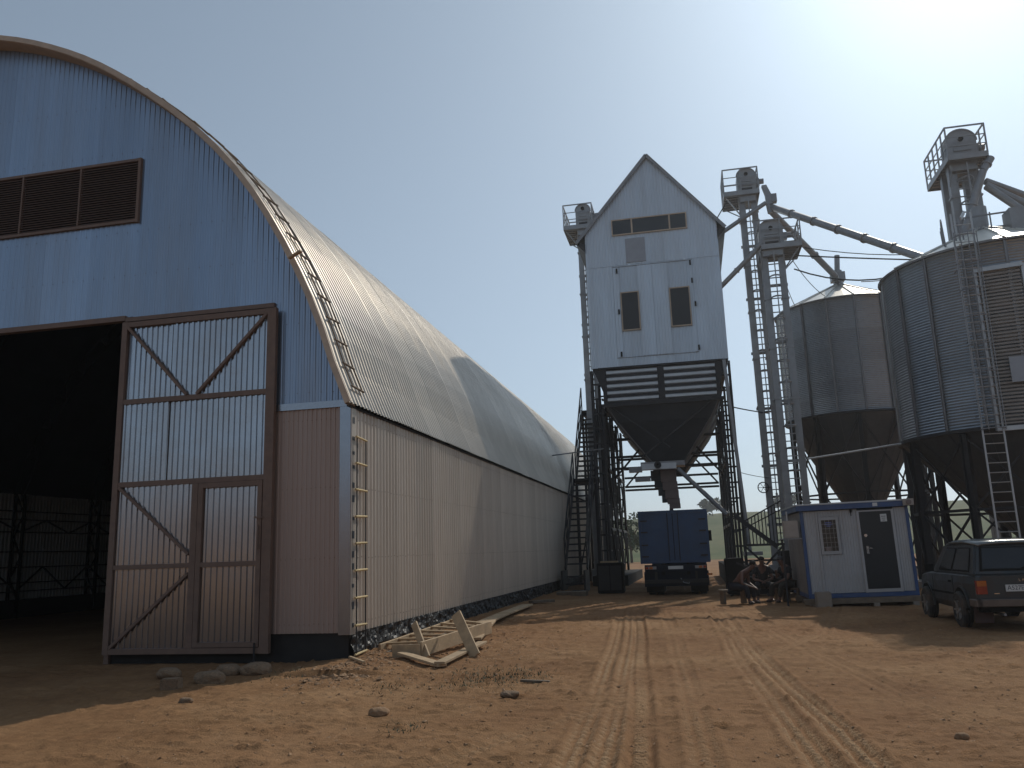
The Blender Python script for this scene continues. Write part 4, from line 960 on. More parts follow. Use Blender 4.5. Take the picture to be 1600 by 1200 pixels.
# timber skids below
for y in (-.25, 1.4, 2.9): tag(MB().box(-.15, W_+.1, y, y+.28, .08, .21).build('skid', 'old_wood', cab))
for x in (.05, 1.55, 2.5): MB().box(x, x+.14, -.3, D_, -.05, .079).build('skid_block', 'concrete', cab)
bx_ = thing('junction_box', 'beige electrical box on a shelf at the left side of the cabin', 'electrical box', (2.42, 23.9, 1.78))
bevel(MB().box(-.02, .36, -.1, .15, .04, .5).build('casing', 'box_beige', bx_).data, .01); MB().box(.02, .32, -.115, -.102, .07, .47).build('lid', 'box_beige', bx_); MB().box(-.12, .42, -.15, .2, .0, .03).build('shelf', 'grey_steel', bx_)
MB().tube((.1, 0, .5), (.1, 0, .75), .025, 6).build('conduit', 'pale_steel', bx_); MB().box(-.10, -.05, -.0, .05, -1.78, 0).build('post', 'dark_steel', bx_)
tag(bevel(MB().box(2.98, 3.35, 23.1, 23.5, 0, .42).mesh('block', 'concrete'), .02) and link('block_step', bpy.data.meshes['block']), 'grey block standing at the lower left corner of the white cabin', 'block')
# ------------------------------------------------------------------ blue truck (seen from behind)
tr = thing('truck', 'blue high-sided grain truck standing under the tower hopper, seen from behind', 'truck', (-.70, 30.35, 0))
hwid = 1.2
bd = bevel(MB().box(-hwid, hwid, 0, 6.4, 1.13, 2.93).mesh('cargo_body', 'truck_blue'), .02); bd = link('cargo_body', bd, tr)
for x in (-hwid+.04, hwid-.04): MB().box(x-.05, x+.05, -.035, -.001, 1.13, 2.93).build('corner_post', 'truck_blue', tr)
for z in (1.16, 2.9): MB().box(-hwid+.092, hwid-.092, -.033, -.001, z-.03, z+.04).build('cross_rail', 'truck_blue', tr)
MB().box(-.01, .01, -.012, -.001, 1.23, 2.86).build('door_seam', 'black', tr)
for k in range(6):
    for s_ in (-1, 1): MB().box(s_*hwid-.03, s_*hwid+.03, .5+k*1.1, .58+k*1.1, 1.15, 2.92).build('side_rib', 'truck_blue', tr)
MB().box(-hwid-.02, hwid+.02, -.04, 6.44, 2.932, 2.97).build('tarp_edge', 'truck_blue', tr)
MB().box(-1.08, 1.08, -.05, .07, .84, 1.08).build('tail_board', 'truck_shade', tr)
MB().box(-.5, -.38, .1, 8.6, .72, 1.1).build('chassis_rail', 'black', tr); MB().box(.38, .5, .1, 8.6, .72, 1.1).build('chassis_rail', 'black', tr)
MB().box(-1.1, 1.1, .0, .12, .44, .56).build('underrun_bar', 'dark_steel', tr); MB().box(-1.12, 1.12, .13, .2, .33, .84).build('shade_skirt', 'truck_shade', tr)  # dark skirt added to fill the shaded gap below the tail
for k, z in enumerate((1.35, 1.75, 2.2, 2.6)):
    for x in (-1.02, 1.02): MB().box(x-.12, x+.12, -.05, -.034, z, z+.05).build('door_hinge', 'dark_steel', tr)
for x in (-.18, .18): MB().tube((x, -.04, 1.2), (x, -.04, 2.88), .014, 6).build('lock_rod', 'dark_steel', tr)
for s_ in (-1, 1): MB().box(s_*.7-.04, s_*.7+.04, .02, .1, .56, .84).build('bar_hanger', 'dark_steel', tr)
for s_ in (-1, 1):
    l_ = MB().box(s_*.86-.19, s_*.86+.19, -.075, -.051, .93, 1.03).build('tail_light', 'grey_steel', tr)
    MB().box(s_*1.0-.05, s_*1.0+.05, -.082, -.0755, .94, 1.02).build('lens', 'lamp_red', l_); MB().box(s_*.86-.06, s_*.86+.06, -.082, -.0755, .94, 1.02).build('lens', 'lamp_orange', l_)
MB().box(-.26, .26, -.068, -.052, .92, 1.03).build('number_plate', 'paper', tr)
tym = MB().lathe([(.2, -.14), (.42, -.14), (.49, -.10), (.50, 0), (.49, .10), (.42, .14), (.2, .14)], n=24, ax='x').mesh('tyre', 'tyre')
for s_ in (-1, 1):
    for dx in (.92, .61):
        for y in (1.1, 2.45):
            o = link('wheel', tym, tr); o.location = (s_*dx, y, .5)
    o = link('wheel', tym, tr); o.location = (s_*.98, 7.3, .5)
    MB().box(s_*.78-.3, s_*.78+.3, .42, .44, .12, .85).build('mud_flap', 'black', tr)
    MB().bar((s_*1.2, 7.6, 2.3), (s_*1.36, 7.6, 2.3), .03).build('mirror_arm', 'black', tr); MB().box(s_*1.38-.09, s_*1.38+.09, 7.56, 7.64, 1.9, 2.35).build('mirror', 'black', tr)
bevel(MB().box(-1.15, 1.15, 6.6, 8.6, .8, 2.6).build('driver_cab', 'truck_blue', tr).data, .08)
MB().bar((1.08, -.05, .72), (1.24, -.1, .72), .02, .06).build('side_marker', 'lamp_orange', tr)
MB().path([(.15, .1, .6), (.25, -.03, .45), (.42, -.02, .42), (.52, .1, .55)], .012, 6).build('air_hose', 'pale_steel', tr)

# ------------------------------------------------------------------ parked off-road car
car = thing('parked_car', 'dusty dark three-door off-road car parked at the right edge, seen from behind', 'car', (5.72, 17.0, 0), R(1.2))
hwid = .80
secs = [(0.0, .42, .98, .86), (.05, .36, 1.0, .93), (.55, .34, 1.0, 1.0), (1.9, .34, 1.0, 1.0), (2.75, .36, .99, 1.0), (3.4, .38, .93, .96), (3.58, .42, .88, .9)]
mb = MB(); vs = []
for y, zb, zt, ws in secs:
    w_ = hwid*ws
    vs += [(-w_*.93, y, zb), (-w_, y, zb+.12), (-w_*1.0, y, zt-.16), (-w_*.965, y, zt-.03), (-w_*.9, y, zt), (w_*.9, y, zt), (w_*.965, y, zt-.03), (w_, y, zt-.16), (w_, y, zb+.12), (w_*.93, y, zb)]
n = 10; fs = [(j*n+i, j*n+(i+1) % n, (j+1)*n+(i+1) % n, (j+1)*n+i) for j in range(len(secs)-1) for i in range(n)]+[tuple(range(n-1, -1, -1)), tuple((len(secs)-1)*n+i for i in range(n))]
body = mb.add(vs, fs).build('body', 'car_green', car)
# cabin shell (frustum) : rear slope slight
gb = [(-.745, .04, .985), (.745, .04, .985), (.745, 2.62, .985), (-.745, 2.62, .985)]; gtp = [(-.60, .24, 1.56), (.60, .24, 1.56), (.60, 2.02, 1.56), (-.60, 2.02, 1.56)]
gm = MB().add(gb+gtp, [(0,3,2,1), (4,5,6,7), (0,1,5,4), (1,2,6,5), (2,3,7,6), (3,0,4,7)]).mesh('cabin_shell', 'car_green'); link('cabin_shell', bevel(gm, .03), car)
rf = MB(); vs = []
for y, z, s_ in ((.16, 1.565, .9), (.26, 1.60, .97), (.8, 1.635, 1), (1.5, 1.63, 1), (2.0, 1.58, .95)):
    for x, dz in ((-.63, -.03), (-.56, 0), (-.3, .015), (0, .02), (.3, .015), (.56, 0), (.63, -.03)): vs.append((x*s_, y, z+dz))
rf.add(vs, [(j*7+i, j*7+i+1, (j+1)*7+i+1, (j+1)*7+i) for j in range(4) for i in range(6)]); rf = rf.build('roof', 'car_roof', car, True)
sol = rf.modifiers.new('s', 'SOLIDIFY'); sol.thickness = .04
def quad_on(p00, p10, p11, p01, u0, u1, v0, v1, off, name, m, par, th=.012):
    A_, B_, C_, D__ = map(Vector, (p00, p10, p11, p01)); nn = (B_-A_).cross(D__-A_).normalized()
    f = lambda u, v: (A_*(1-u)+B_*u)*(1-v)+(D__*(1-u)+C_*u)*v
    q = [f(u0, v0)+nn*off, f(u1, v0)+nn*off, f(u1, v1)+nn*off, f(u0, v1)+nn*off]
    return MB().prism(q, -nn*th).build(name, m, par)
# rear glass with rim
quad_on(gb[0], gb[1], gtp[1], gtp[0], .07, .93, .14, .88, .012, 'rear_window_seal', 'black', car)
quad_on(gb[0], gb[1], gtp[1], gtp[0], .10, .90, .20, .84, .018, 'rear_window', 'glass', car)
# left side: rear quarter glass and door glass
Ls = (gb[3], gb[0], gtp[0], gtp[3])
for u0, u1 in ((.52, .90), (.17, .49)):
    quad_on(*Ls, u0, u1, .10, .88, .010, 'window_seal', 'black', car); quad_on(*Ls, u0+.012, u1-.012, .15, .84, .016, 'side_window', 'dirty_glass', car)
Rs = (gb[1], gb[2], gtp[2], gtp[1])
for u0, u1 in ((.10, .48), (.51, .83)): quad_on(*Rs, u0, u1, .12, .86, .012, 'side_window', 'glass', car)
quad_on(gb[2], gb[3], gtp[3], gtp[2], .08, .92, .1, .9, .012, 'windscreen', 'glass', car)
# door lines, handle, sills
for y in (1.12, 2.42): MB().box(-.803, -.799, y-.006, y+.006, .45, .95).build('door_seam', 'black', car)
MB().box(-.815, -.80, 1.2, 1.36, .83, .87).build('door_handle', 'black', car)
MB().box(-.812, -.80, .62, 2.9, .60, .64).build('side_moulding', 'black', car)
# bumper, valance, lamps
bp = MB().box(-.80, .80, -.14, -.02, .44, .57); bp.box(-.83, -.70, -.14, .2, .44, .57); bp.box(.70, .83, -.14, .2, .44, .57); bevel(bp.build('bumper', 'bumper', car).data, .012, 1)
bmo = MB().box(-.72, .72, -.02, .1, .34, .44).build('valance', 'black', car)
for s_ in (-1, 1):
    l_ = MB().box(s_*.655-.085, s_*.655+.085, -.035, .06, .66, .90).build('tail_light', 'lamp_red', car)
    MB().box(s_*.655-.08, s_*.655+.08, -.042, -.0355, .80, .895).build('indicator_lens', 'lamp_orange', l_)
    MB().box(s_*.62-.16, s_*.62+.16, .16, .18, .14, .44).build('mud_flap', 'flap', car)
MB().box(-.46, -.37, -.03, .0, .66, .675).build('model_badge', 'chrome', car)
pl = MB().box(-.26, .28, -.045, -.02, .70, .82).build('number_plate', 'paper', car)
def text(s, size, loc, m, par, name='lettering', sp=1.):
    cu = bpy.data.curves.new('t', 'FONT'); cu.body = s; cu.size = size; cu.extrude = .001; cu.align_x = 'CENTER'; cu.align_y = 'CENTER'; cu.space_character = sp
    o = bpy.data.objects.new('t', cu); col.objects.link(o); dg = bpy.context.evaluated_depsgraph_get()
    me = bpy.data.meshes.new_from_object(o.evaluated_get(dg)); bpy.data.objects.remove(o); me.materials.clear(); me.materials.append(M[m])
    q = link(name, me, par); q.location = loc; q.rotation_euler = (R(90), 0, 0); return q
text('А527ЕА', .105, (-.055, -.0475, .762), 'ink', pl, 'plate_number'); text('1', .08, (.21, -.0475, .77), 'ink', pl, 'plate_region')
text('L A D A', .07, (.1, -.012, .90), 'chrome', car, 'badge_lettering')
MB().bar((.0, -.0, 1.08), (.3, .06, 1.22), .012).build('rear_wiper', 'black', car)
MB().tube((-.35, -.1, .30), (-.35, .6, .30), .025, 8).build('exhaust', 'grey_steel', car)
MB().box(-.85, -.80, .3, .5, .36, .4).build('sill_end', 'black', car)
# wheels over black discs standing in for the shaded arches
tyc = MB().lathe([(.19, -.09), (.30, -.09), (.335, -.06), (.342, 0), (.335, .06), (.30, .09), (.19, .09)], n=28, ax='x').mesh('wheel', 'tyre')
rm_ = MB().lathe([(0, .02), (.05, .035), (.06, .0), (.16, -.01), (.20, .03), (.20, -.08), (0, -.08)], n=20, ax='x').mesh('rim', 'rim')
sp_ = MB()
for k in range(6): a = k*math.pi/3; sp_.bar((.0, .05*math.cos(a), .05*math.sin(a)), (.015, .19*math.cos(a), .19*math.sin(a)), .05, .03)
sp_ = sp_.mesh('spoke_cover', 'rim')
for s_ in (-1, 1):
    for y in (.72, 2.86):
        MB().lathe([(0, -.004), (.40, -.004), (.40, .004), (0, .004)], (s_*.805, y, .37), 24, 'x').build('arch_shade', 'black', car)
        fl = MB().lathe([(.385, -.01), (.42, -.01), (.42, .022), (.385, .022)], (s_*.806-.006, y, .37), 20, 'x', R(-8), R(188)).build('arch_lip', 'car_green', car)
        o = link('wheel', tyc, car); o.location = (s_*.755+(s_*.04), y, .342); o.rotation_euler = (0, 0, 0 if s_ > 0 else math.pi)
        link('rim', rm_, o).location = (.05, 0, 0); link('spoke_cover', sp_, o).location = (.068, 0, 0)
mi = MB().box(-.16, 0, -.05, .03, -.06, .08).build('wing_mirror', 'black', car); mi.location = (-.80, 2.3, 1.08)

# ------------------------------------------------------------------ people seated in the shade
def skin_mesh(nodes, edges, sub=2):
    names = list(nodes); me = bpy.data.meshes.new('sk'); me.from_pydata([nodes[n][0] for n in names], [(names.index(a), names.index(b)) for a, b in edges], [])
    o = bpy.data.objects.new('sk', me); col.objects.link(o); o.modifiers.new('s', 'SKIN'); sv = me.skin_vertices[0].data
    for i, n in enumerate(names):
        r = nodes[n][1]; sv[i].radius = r if isinstance(r, tuple) else (r, r); sv[i].use_root = (i == 0)
    s_ = o.modifiers.new('u', 'SUBSURF'); s_.levels = sub; s_.render_levels = sub
    dg = bpy.context.evaluated_depsgraph_get(); out = bpy.data.meshes.new_from_object(o.evaluated_get(dg)); bpy.data.objects.remove(o)
    out.polygons.foreach_set('use_smooth', [True]*len(out.polygons)); return out
def person(label, loc, rz, lean, armpose, top, trousers, cap=None, headdown=0., shirtless=False, seat=.42, hair='hair', sole=False):
    t = thing('person', label, 'person', loc, rz)
    # local: +y is the facing direction
    s_ = seat; h = Vector((0, 0, s_+.10)); ch = h+Vector((0, lean*.42, .42*math.cos(lean*.8))); nk = ch+Vector((0, .03+lean*.12, .14)); hd = nk+Vector((0, .05+headdown*.08, .09-headdown*.02)); tp = hd+Vector((0, .02, .11))
    N = {'pelvis': (h, (.15, .12)), 'belly': (h.lerp(ch, .45), (.15, .11)), 'chest': (ch, (.17, .115)), 'neck': (nk, .055), 'head': (hd, (.078, .09)), 'top': (tp, (.07, .085))}
    E_ = [('pelvis', 'belly'), ('belly', 'chest'), ('chest', 'neck'), ('neck', 'head'), ('head', 'top')]
    hands = {}
    for sd, sn in ((-1, 'l'), (1, 'r')):
        sh = ch+Vector((sd*.19, 0, .05)); hip = h+Vector((sd*.10, .02, -.02)); kn = Vector((sd*(.20+.05*random.random()), .46, s_+.07)); an = Vector((sd*.2, .50, .09)); toe = an+Vector((sd*.03, .17, -.05))
        if armpose == 'knees': el = kn+Vector((sd*.03, -.10, .09)); hn = Vector((sd*.07, .58, s_+.06))
        elif armpose == 'lap': el = ch+Vector((sd*.28, .05, -.27)); hn = Vector((sd*.06, .34, s_+.18))
        else: el = ch+Vector((sd*.27, .12, -.24)); hn = (Vector((sd*.06, .36, s_+.45)) if sd > 0 else Vector((-.1, .42, s_+.17)))
        N['sh'+sn] = (sh, .062); N['el'+sn] = (el, .043); N['wr'+sn] = (hn, .028); N['hip'+sn] = (hip, .10); N['kn'+sn] = (kn, .068); N['an'+sn] = (an, .042); N['toe'+sn] = (toe, (.042, .03))
        E_ += [('chest', 'sh'+sn), ('sh'+sn, 'el'+sn), ('el'+sn, 'wr'+sn), ('pelvis', 'hip'+sn), ('hip'+sn, 'kn'+sn), ('kn'+sn, 'an'+sn), ('an'+sn, 'toe'+sn)]
        d = (hn-el).normalized(); side = d.cross(Vector((0, 0, 1))).normalized()
        pm = hn+d*.06; N['pm'+sn] = (pm, (.036, .02)); E_.append(('wr'+sn, 'pm'+sn))
        for k, (off, ln) in enumerate(((-.03, .055), (-.01, .07), (.01, .068), (.03, .05))):
            a = pm+side*off+d*.03; b = a+d*ln*.6-Vector((0, 0, .012)); c = b+d*ln*.3-Vector((0, 0, .025))
            for q, pnt in (('a', a), ('b', b), ('c', c)): N['f%s%d%s' % (sn, k, q)] = (pnt, .0095)
            E_ += [('pm'+sn, 'f%s%da' % (sn, k)), ('f%s%da' % (sn, k), 'f%s%db' % (sn, k)), ('f%s%db' % (sn, k), 'f%s%dc' % (sn, k))]
        th = hn+d*.03-side*sd*.035; th2 = th+d*.035-side*sd*.02; N['t1'+sn] = (th, .011); N['t2'+sn] = (th2, .010); E_ += [('wr'+sn, 't1'+sn), ('t1'+sn, 't2'+sn)]
    me = skin_mesh(N, E_, 1); me.materials.append(M['skin']); link('body', me, t)
    def cloth(keys, grow, name, m, cut=None):
        n2 = {}; 
        for k in keys: p, r = N[k]; r = r if isinstance(r, tuple) else (r, r); n2[k] = (p, (r[0]+grow, r[1]+grow))
        if cut:
            for nk_, a, b, t_, r in cut: n2[nk_] = (N[a][0].lerp(N[b][0], t_), r)
        ee = [e for e in E_ if e[0] in n2 and e[1] in n2]+([(c[1], c[0]) for c in cut] if cut else [])
        mm = skin_mesh(n2, ee, 1); mm.materials.append(M[m]); link(name, mm, t)
    if not shirtless: cloth(['pelvis', 'belly', 'chest', 'shl', 'shr'], .018, 'shirt', top, [('sll', 'shl', 'ell', .65, .07), ('slr', 'shr', 'elr', .65, .07)])
    cloth(['pelvis', 'hipl', 'hipr', 'knl', 'knr'], .02, 'trousers', trousers, [('cl', 'knl', 'anl', .85, .062), ('cr', 'knr', 'anr', .85, .062)])
    for sd, sn in ((-1, 'l'), (1, 'r')):
        an, toe = N['an'+sn][0], N['toe'+sn][0]; mm = skin_mesh({'a': (an+Vector((0, -.03, -.035)), (.05, .04)), 'b': (toe+Vector((0, 0, .0)), (.05, .035))}, [('a', 'b')], 1); mm.materials.append(M['shoe']); link('shoe', mm, t)
    # face and hair
    hc_ = (hd+tp)/2; 
    def ball(name, c, r, m, sc=(1, 1, 1)):
        b = bmesh.new(); bmesh.ops.create_uvsphere(b, u_segments=12, v_segments=8, radius=r); q = bpy.data.meshes.new(name); b.to_mesh(q); b.free(); q.materials.append(M[m]); q.polygons.foreach_set('use_smooth', [True]*len(q.polygons))
        o = link(name, q, t); o.location = c; o.scale = sc; return o
    ball('hair' if not cap else 'cap', hc_+Vector((0, -.018, .045)), .092, cap or hair, (.95, 1.08, .85))
    if cap: ball('cap_peak', hc_+Vector((0, .10, .04)), .06, cap, (1, 1.1, .18))
    for sd in (-1, 1):
        ball('ear', hc_+Vector((sd*.082, 0, -.01)), .022, 'skin', (.5, .8, 1.2)); ball('eye', hc_+Vector((sd*.032, .083, .005)), .011, 'ink')
    ball('nose', hc_+Vector((0, .098, -.02)), .016, 'skin', (.8, 1, 1.5)); ball('mouth', hc_+Vector((0, .082, -.055)), .02, 'flap', (1.1, .5, .3))
    return t
person('shirtless seated man leaning forward with his elbows on his knees, nearest the truck', (1.05, 25.6, 0), R(-115), .85, 'knees', None, 'cloth_navy', headdown=1., shirtless=True)
person('seated person in dark clothes facing the yard, in the middle of the three', (1.95, 26.7, 0), R(178), .25, 'lap', 'cloth_dark', 'cloth_dark', headdown=.3)
person('seated person in a peaked cap and dark clothes beside the cabin wall', (2.62, 26.0, 0), R(120), .2, 'raised', 'cloth_dark', 'cloth_khaki', cap='cloth_grey', headdown=.4)
for x, y, rz, lb in ((1.0, 25.75, .45, 'low wooden bench under the shirtless seated man'), (1.98, 26.85, 0, 'low wooden bench under the middle seated person'), (2.72, 26.0, -1.0, 'low wooden bench under the seated person in the peaked cap')):
    b = thing('bench', lb, 'bench', (x, y, 0), rz)
    MB().box(-.4, .4, -.15, .15, .36, .41).build('seat', 'old_wood', b)
    for s_ in (-.33, .33): MB().box(s_-.03, s_+.03, -.13, .13, 0, .359).build('leg', 'old_wood', b)

# ------------------------------------------------------------------ timber by the plinth
def plank(label, a, b, w_=.16, th=.035, roll=0., m='wood', nrm=None):
    a = Vector(a); b = Vector(b); d = b-a; L_ = d.length
    me = bevel(MB().box(-w_/2, w_/2, 0, L_, -th/2, th/2).mesh('plank', m), .004, 1)
    o = link('plank', me); o.location = a; q = d.to_track_quat('Y', 'Z'); o.rotation_mode = 'QUATERNION'; o.rotation_quaternion = q @ Matrix.Rotation(roll, 4, 'Y').to_quaternion()
    if nrm:
        Y_ = d.normalized(); Z_ = Vector(nrm); Z_ = (Z_-Y_*Z_.dot(Y_)).normalized(); X_ = Y_.cross(Z_); o.rotation_quaternion = Matrix((X_, Y_, Z_)).transposed().to_quaternion()
    return tag(o, label, 'plank')
g = lambda x, y, h=.03: (x, y, gz(x, y)+h)
pal = thing('formwork_pallet', 'broken ladder-like timber formwork frame lying against the barn plinth', 'formwork', (-4.55, 13.9, gz(-4.5, 14)))
dirv = Vector((.06, 1.0, .06)).normalized()
def pbox(name, a, b, w_, h_, m='wood'):
    return bevel(MB().bar(a, b, w_, h_).build(name, m, pal).data, .005, 1)
pbox('side_board', (.0, -.3, .16), (.42, 2.9, .22), .045, .24); pbox('side_board', (-.95, .3, .12), (-.45, 3.3, .30), .045, .14)
pbox('end_board', (-.52, -.22, .13), (.0, -.33, .15), .04, .2)
for k in range(7):
    t = k/6; a = Vector((.02, .1, .24)).lerp(Vector((.38, 2.7, .30)), t); b = Vector((-.92, .55, .17)).lerp(Vector((-.48, 3.1, .36)), t)
    pbox('slat', a, b, .10, .035)
for k in range(3):
    a = Vector((-.35, 0.2, .10)); pbox('under_batten', (-.75+.22*k, .1+.1*k, .06), (-.45+.28*k, 2.9, .12), .05, .05, 'old_wood')
plank('short upright board leaning on the left end of the broken formwork frame', g(-4.42, 13.55, .03), (-4.83, 14.1, .55), .12, .04, nrm=(-.4, -1, .3))
plank('long upright board leaning across the middle of the broken formwork frame', g(-3.72, 14.0, .0), (-4.22, 14.6, .66), .19, .045, nrm=(-.3, -1, .4))
plank('flat plank lying in front of the formwork with its near end jutting left', g(-3.92, 12.75, .05), g(-4.85, 13.5, .07), .17, .04)
plank('flat plank lying under the broken formwork, nearest the camera', g(-3.95, 12.7, .09), g(-3.95, 15.4, .10), .17, .04)
plank('wide pale plank continuing behind the broken formwork along the plinth', g(-4.25, 15.8, .10), g(-4.65, 18.7, .16), .34, .045)
plank('middle plank in the line along the plinth', g(-4.72, 18.5, .14), g(-4.9, 21.3, .09), .34, .04)
plank('farthest sunlit plank in the line along the plinth', g(-4.88, 21.3, .10), g(-5.0, 25.0, .07), .34, .04)
plank('thin batten lying by the foot of the barn corner', g(-5.65, 13.25, .05), g(-5.2, 12.75, .04), .05, .03)
plank('small dark batten on the dirt among the weeds', g(-2.4, 11.35, .03), g(-2.0, 11.3, .03), .06, .03, 0, 'old_wood')
plank('dark timber offcut in the tower shade near the barn wall', g(-5.2, 26.5, .06), g(-4.6, 27.2, .1), .2, .08, 0, 'old_wood')

# ------------------------------------------------------------------ thin haze volume added for the veiling glare of the lens
hzm = bpy.data.materials.new('glare_haze'); hzm.use_nodes = True; hn = hzm.node_tree; hn.nodes.clear()
ho = hn.nodes.new('ShaderNodeOutputMaterial'); hv = hn.nodes.new('ShaderNodeVolumePrincipled'); hv.inputs['Color'].default_value = (.93, .95, .97, 1)
hv.inputs['Density'].default_value = .0006; hv.inputs['Anisotropy'].default_value = .55; hn.links.new(hv.outputs[0], ho.inputs['Volume'])
hb = MB().box(-3100, 3100, -3100, 4600, -3, 40).mesh('glare_haze'); hb.materials.append(hzm); tag(link('glare_haze', hb), kind='stuff')

# ------------------------------------------------------------------ stones, clods, chips, weeds, trees
def rock(label, x, y, sx, sy, sz, m='stone', seed=0, name='boulder', cat='stone', rz=0., cube=False, vis=.5):
    b = bmesh.new()
    if cube:
        bmesh.ops.create_cube(b, size=1.6); bmesh.ops.bevel(b, geom=b.edges[:], offset=.12, segments=2, affect='EDGES'); bmesh.ops.triangulate(b, faces=b.faces); bmesh.ops.subdivide_edges(b, edges=b.edges[:], cuts=1)
    else: bmesh.ops.create_icosphere(b, subdivisions=4, radius=1)
    for v in b.verts:
        c = v.co; f = .60+.62*float(fbm(np.array([c.x*1.6+seed*7+c.z*1.1]), np.array([c.y*1.6+seed*3-c.z*.7]), 5, seed)[0]) if not cube else .93+.14*float(fbm(np.array([c.x*2+seed]), np.array([c.y*2+c.z*2]), 2, seed)[0])
        v.co = Vector((max(-.82, min(.86, c.x*f)), max(-.85, c.y*f), min(.78, c.z*f)))*1.12
    me = bpy.data.meshes.new(name); b.to_mesh(me); b.free(); me.materials.append(M[m]); me.polygons.foreach_set('use_smooth', [not cube]*len(me.polygons))
    o = link(name, me); o.location = (x, y, gz(x, y)+sz*vis); o.scale = (sx, sy, sz); o.rotation_euler = (0, 0, rz); return tag(o, label, cat)
rock('squarish stone block at the shadow edge in front of the open door leaf', -7.22, 10.75, .14, .12, .10, seed=1, cube=True, rz=.2, name='stone_block')
rock('rounded boulder just behind the squarish block, in the barn shade', -7.0, 11.35, .22, .17, .12, seed=2)
rock('brownish boulder in the middle of the row before the door leaf', -7.15, 12.1, .2, .16, .11, seed=3)
rock('rightmost pale boulder of the row before the door leaf', -6.72, 12.15, .25, .18, .12, seed=4)
rock('leftmost low boulder of the row before the door leaf', -7.85, 11.6, .2, .16, .1, seed=5)
rock('small lone stone on the sunlit dirt in front of the boulders', -6.27, 9.65, .09, .07, .05, seed=6)
rock('pale lump of earth on the sunlit foreground dirt below the formwork', -3.5, 9.02, .11, .09, .055, 'clod', 7, 'earth_clod', 'clod')
rock('grey broken clod near the weeds to the right of the formwork', -2.3, 10.2, .12, .1, .045, 'stone', 8, 'earth_clod', 'clod')
rock('small dark clod on the dirt at the far right foreground', 2.15, 8.3, .06, .05, .04, 'clod', 9, 'earth_clod', 'clod')
# chips and loose clods
mb = MB()
def chip(x, y, s_):
    a = random.uniform(0, 6.3); z = gz(x, y); ca, sa = math.cos(a)*s_, math.sin(a)*s_; h = s_*random.uniform(.2, .6)
    w_ = random.uniform(.3, .9)
    mb.add([(x+ca, y+sa, z), (x-sa*w_, y+ca*w_, z), (x-ca, y-sa, z), (x+sa*w_, y-ca*w_, z), (x+random.uniform(-.4, .4)*s_, y+random.uniform(-.4, .4)*s_, z+h)], [(0,1,4), (1,2,4), (2,3,4), (3,0,4)])
for i in range(2600):
    x = random.gauss(-4.6, 1.0); y = random.uniform(9.5, 16)+abs(random.gauss(0, 2))
    if x < xe+.1: x = xe+.1+abs(random.gauss(0, .4))
    chip(x, y, random.uniform(.008, .035))
for i in range(5200): y = 6+14*random.random()**1.5; x = random.uniform(-.62*y-1, .40*y+.5); chip(x, y, random.uniform(.005, .022)*(1 if random.random() < .97 else 2))
tag(mb.build('loose_clods', 'clod'), 'loose crumbs of dry earth strewn over the yard', kind='stuff')
mb = MB()
for i in range(520):
    x = xe+.12+abs(random.gauss(0, .5)); y = random.uniform(11.8, 15)
    chip(x, y, random.uniform(.01, .05))
for i in range(80): chip(random.gauss(-5.35, .3), random.gauss(11.9, .35), random.uniform(.03, .08))
tag(mb.build('wood_chips', 'clod'), 'pale wood chips and bark scraps at the barn corner', kind='stuff')
def weed(cx, cy, n, rad, h):
    for i in range(n):
        x = cx+random.gauss(0, rad); y = cy+random.gauss(0, rad*1.9); z = gz(x, y); a = random.uniform(0, 6.3); hh = h*random.uniform(.4, 1); b = random.uniform(.5, 1.6)*hh; w_ = random.uniform(.004, .009)
        wb.add([(x-w_*math.sin(a), y+w_*math.cos(a), z), (x+w_*math.sin(a), y-w_*math.cos(a), z), (x+b*math.cos(a), y+b*math.sin(a), z+hh)], [(0, 1, 2)])
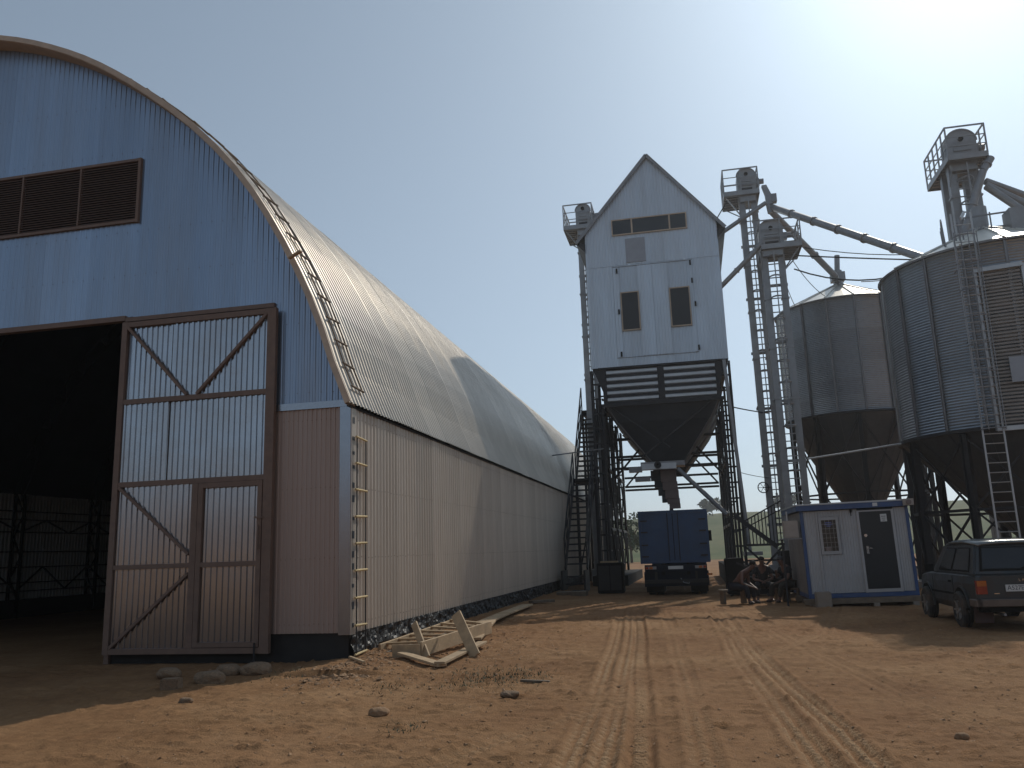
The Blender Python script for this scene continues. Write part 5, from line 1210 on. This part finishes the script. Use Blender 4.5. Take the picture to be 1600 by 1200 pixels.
for cx, cy, n, r_, h_, lb in ((-3.0, 11.75, 420, .30, .06, 'largest patch of green weeds on the dirt below the formwork'), (-2.45, 11.85, 230, .22, .055, 'small patch of weeds beside the dark batten'), (-4.1, 10.9, 90, .13, .04, 'tiny tuft of weeds left of the main weed patch'), (-2.95, 8.3, 90, .09, .04, 'sparse tuft of weeds close to the pale lump of earth'), (-6.1, 11.9, 70, .14, .06, 'dry tuft at the foot of the barn corner')):
    wb = MB(); weed(cx, cy, n, r_, h_); tag(wb.build('weed_patch', 'weed'), lb, 'weeds', kind='stuff')
# trees on the hillside and beyond
def tree(label, x, y, z, h, r, group=None, dens=900):
    t = thing('tree', label, 'tree', (x, y, z), random.uniform(0, 6), group)
    tk = MB().tube((0, 0, -.5), (.1, 0, h*.5), h*.03, 8, h*.015)
    for k in range(6): a = k*1.1; tk.tube((.08, 0, h*(.3+.04*k)), (r*.6*math.cos(a), r*.6*math.sin(a), h*(.6+.04*k)), h*.012, 5, h*.005)
    tk.build('trunk', 'bark', t)
    cl = [(Vector((random.gauss(0, r*.42), random.gauss(0, r*.42), h*random.uniform(.38, .9))), r*random.uniform(.25, .5)) for k in range(14)]
    cb = MB()
    for i in range(dens):
        c, q = random.choice(cl); d = Vector((random.gauss(0, 1), random.gauss(0, 1), random.gauss(0, .8))).normalized(); p = c+d*q*random.uniform(.5, 1.05); s_ = r*(.09 if dens > 500 else .17)
        u = Vector((random.gauss(0, 1), random.gauss(0, 1), random.gauss(0, 1))).normalized(); v = u.orthogonal().normalized()
        cb.add([p+u*s_, p+v*s_*.6, p-u*s_, p-v*s_*.6], [(0, 1, 2, 3)])
    cb.build('crown', 'leaf', t); return t
def hz(x, y): 
    i = int(np.argmin(abs(hx-x))); j = int(np.argmin(abs(hy-y))); return float(HZ[j, i])
tree('green tree beside the left edge of the truck body, beyond the tower legs', -7.3, 100., hz(-7.3, 100), 6.2, 2.4)
for x, y, h, r, lb in ((6.3, 270, 5, 4.5, 'low round bush on the hill crest just right of the truck'), (-24, 268, 5, 3.5, 'bush on the hill crest left of the truck'), (30, 280, 5, 5, 'bush on the hill crest between the tower and the elevators'), (95, 300, 6, 5, 'bush on the hill crest seen through the big silo legs'), (104, 305, 5, 6, 'right-hand bush of the pair seen through the big silo legs')):
    tree(lb, x, y, hz(x, y), h, r, dens=350)
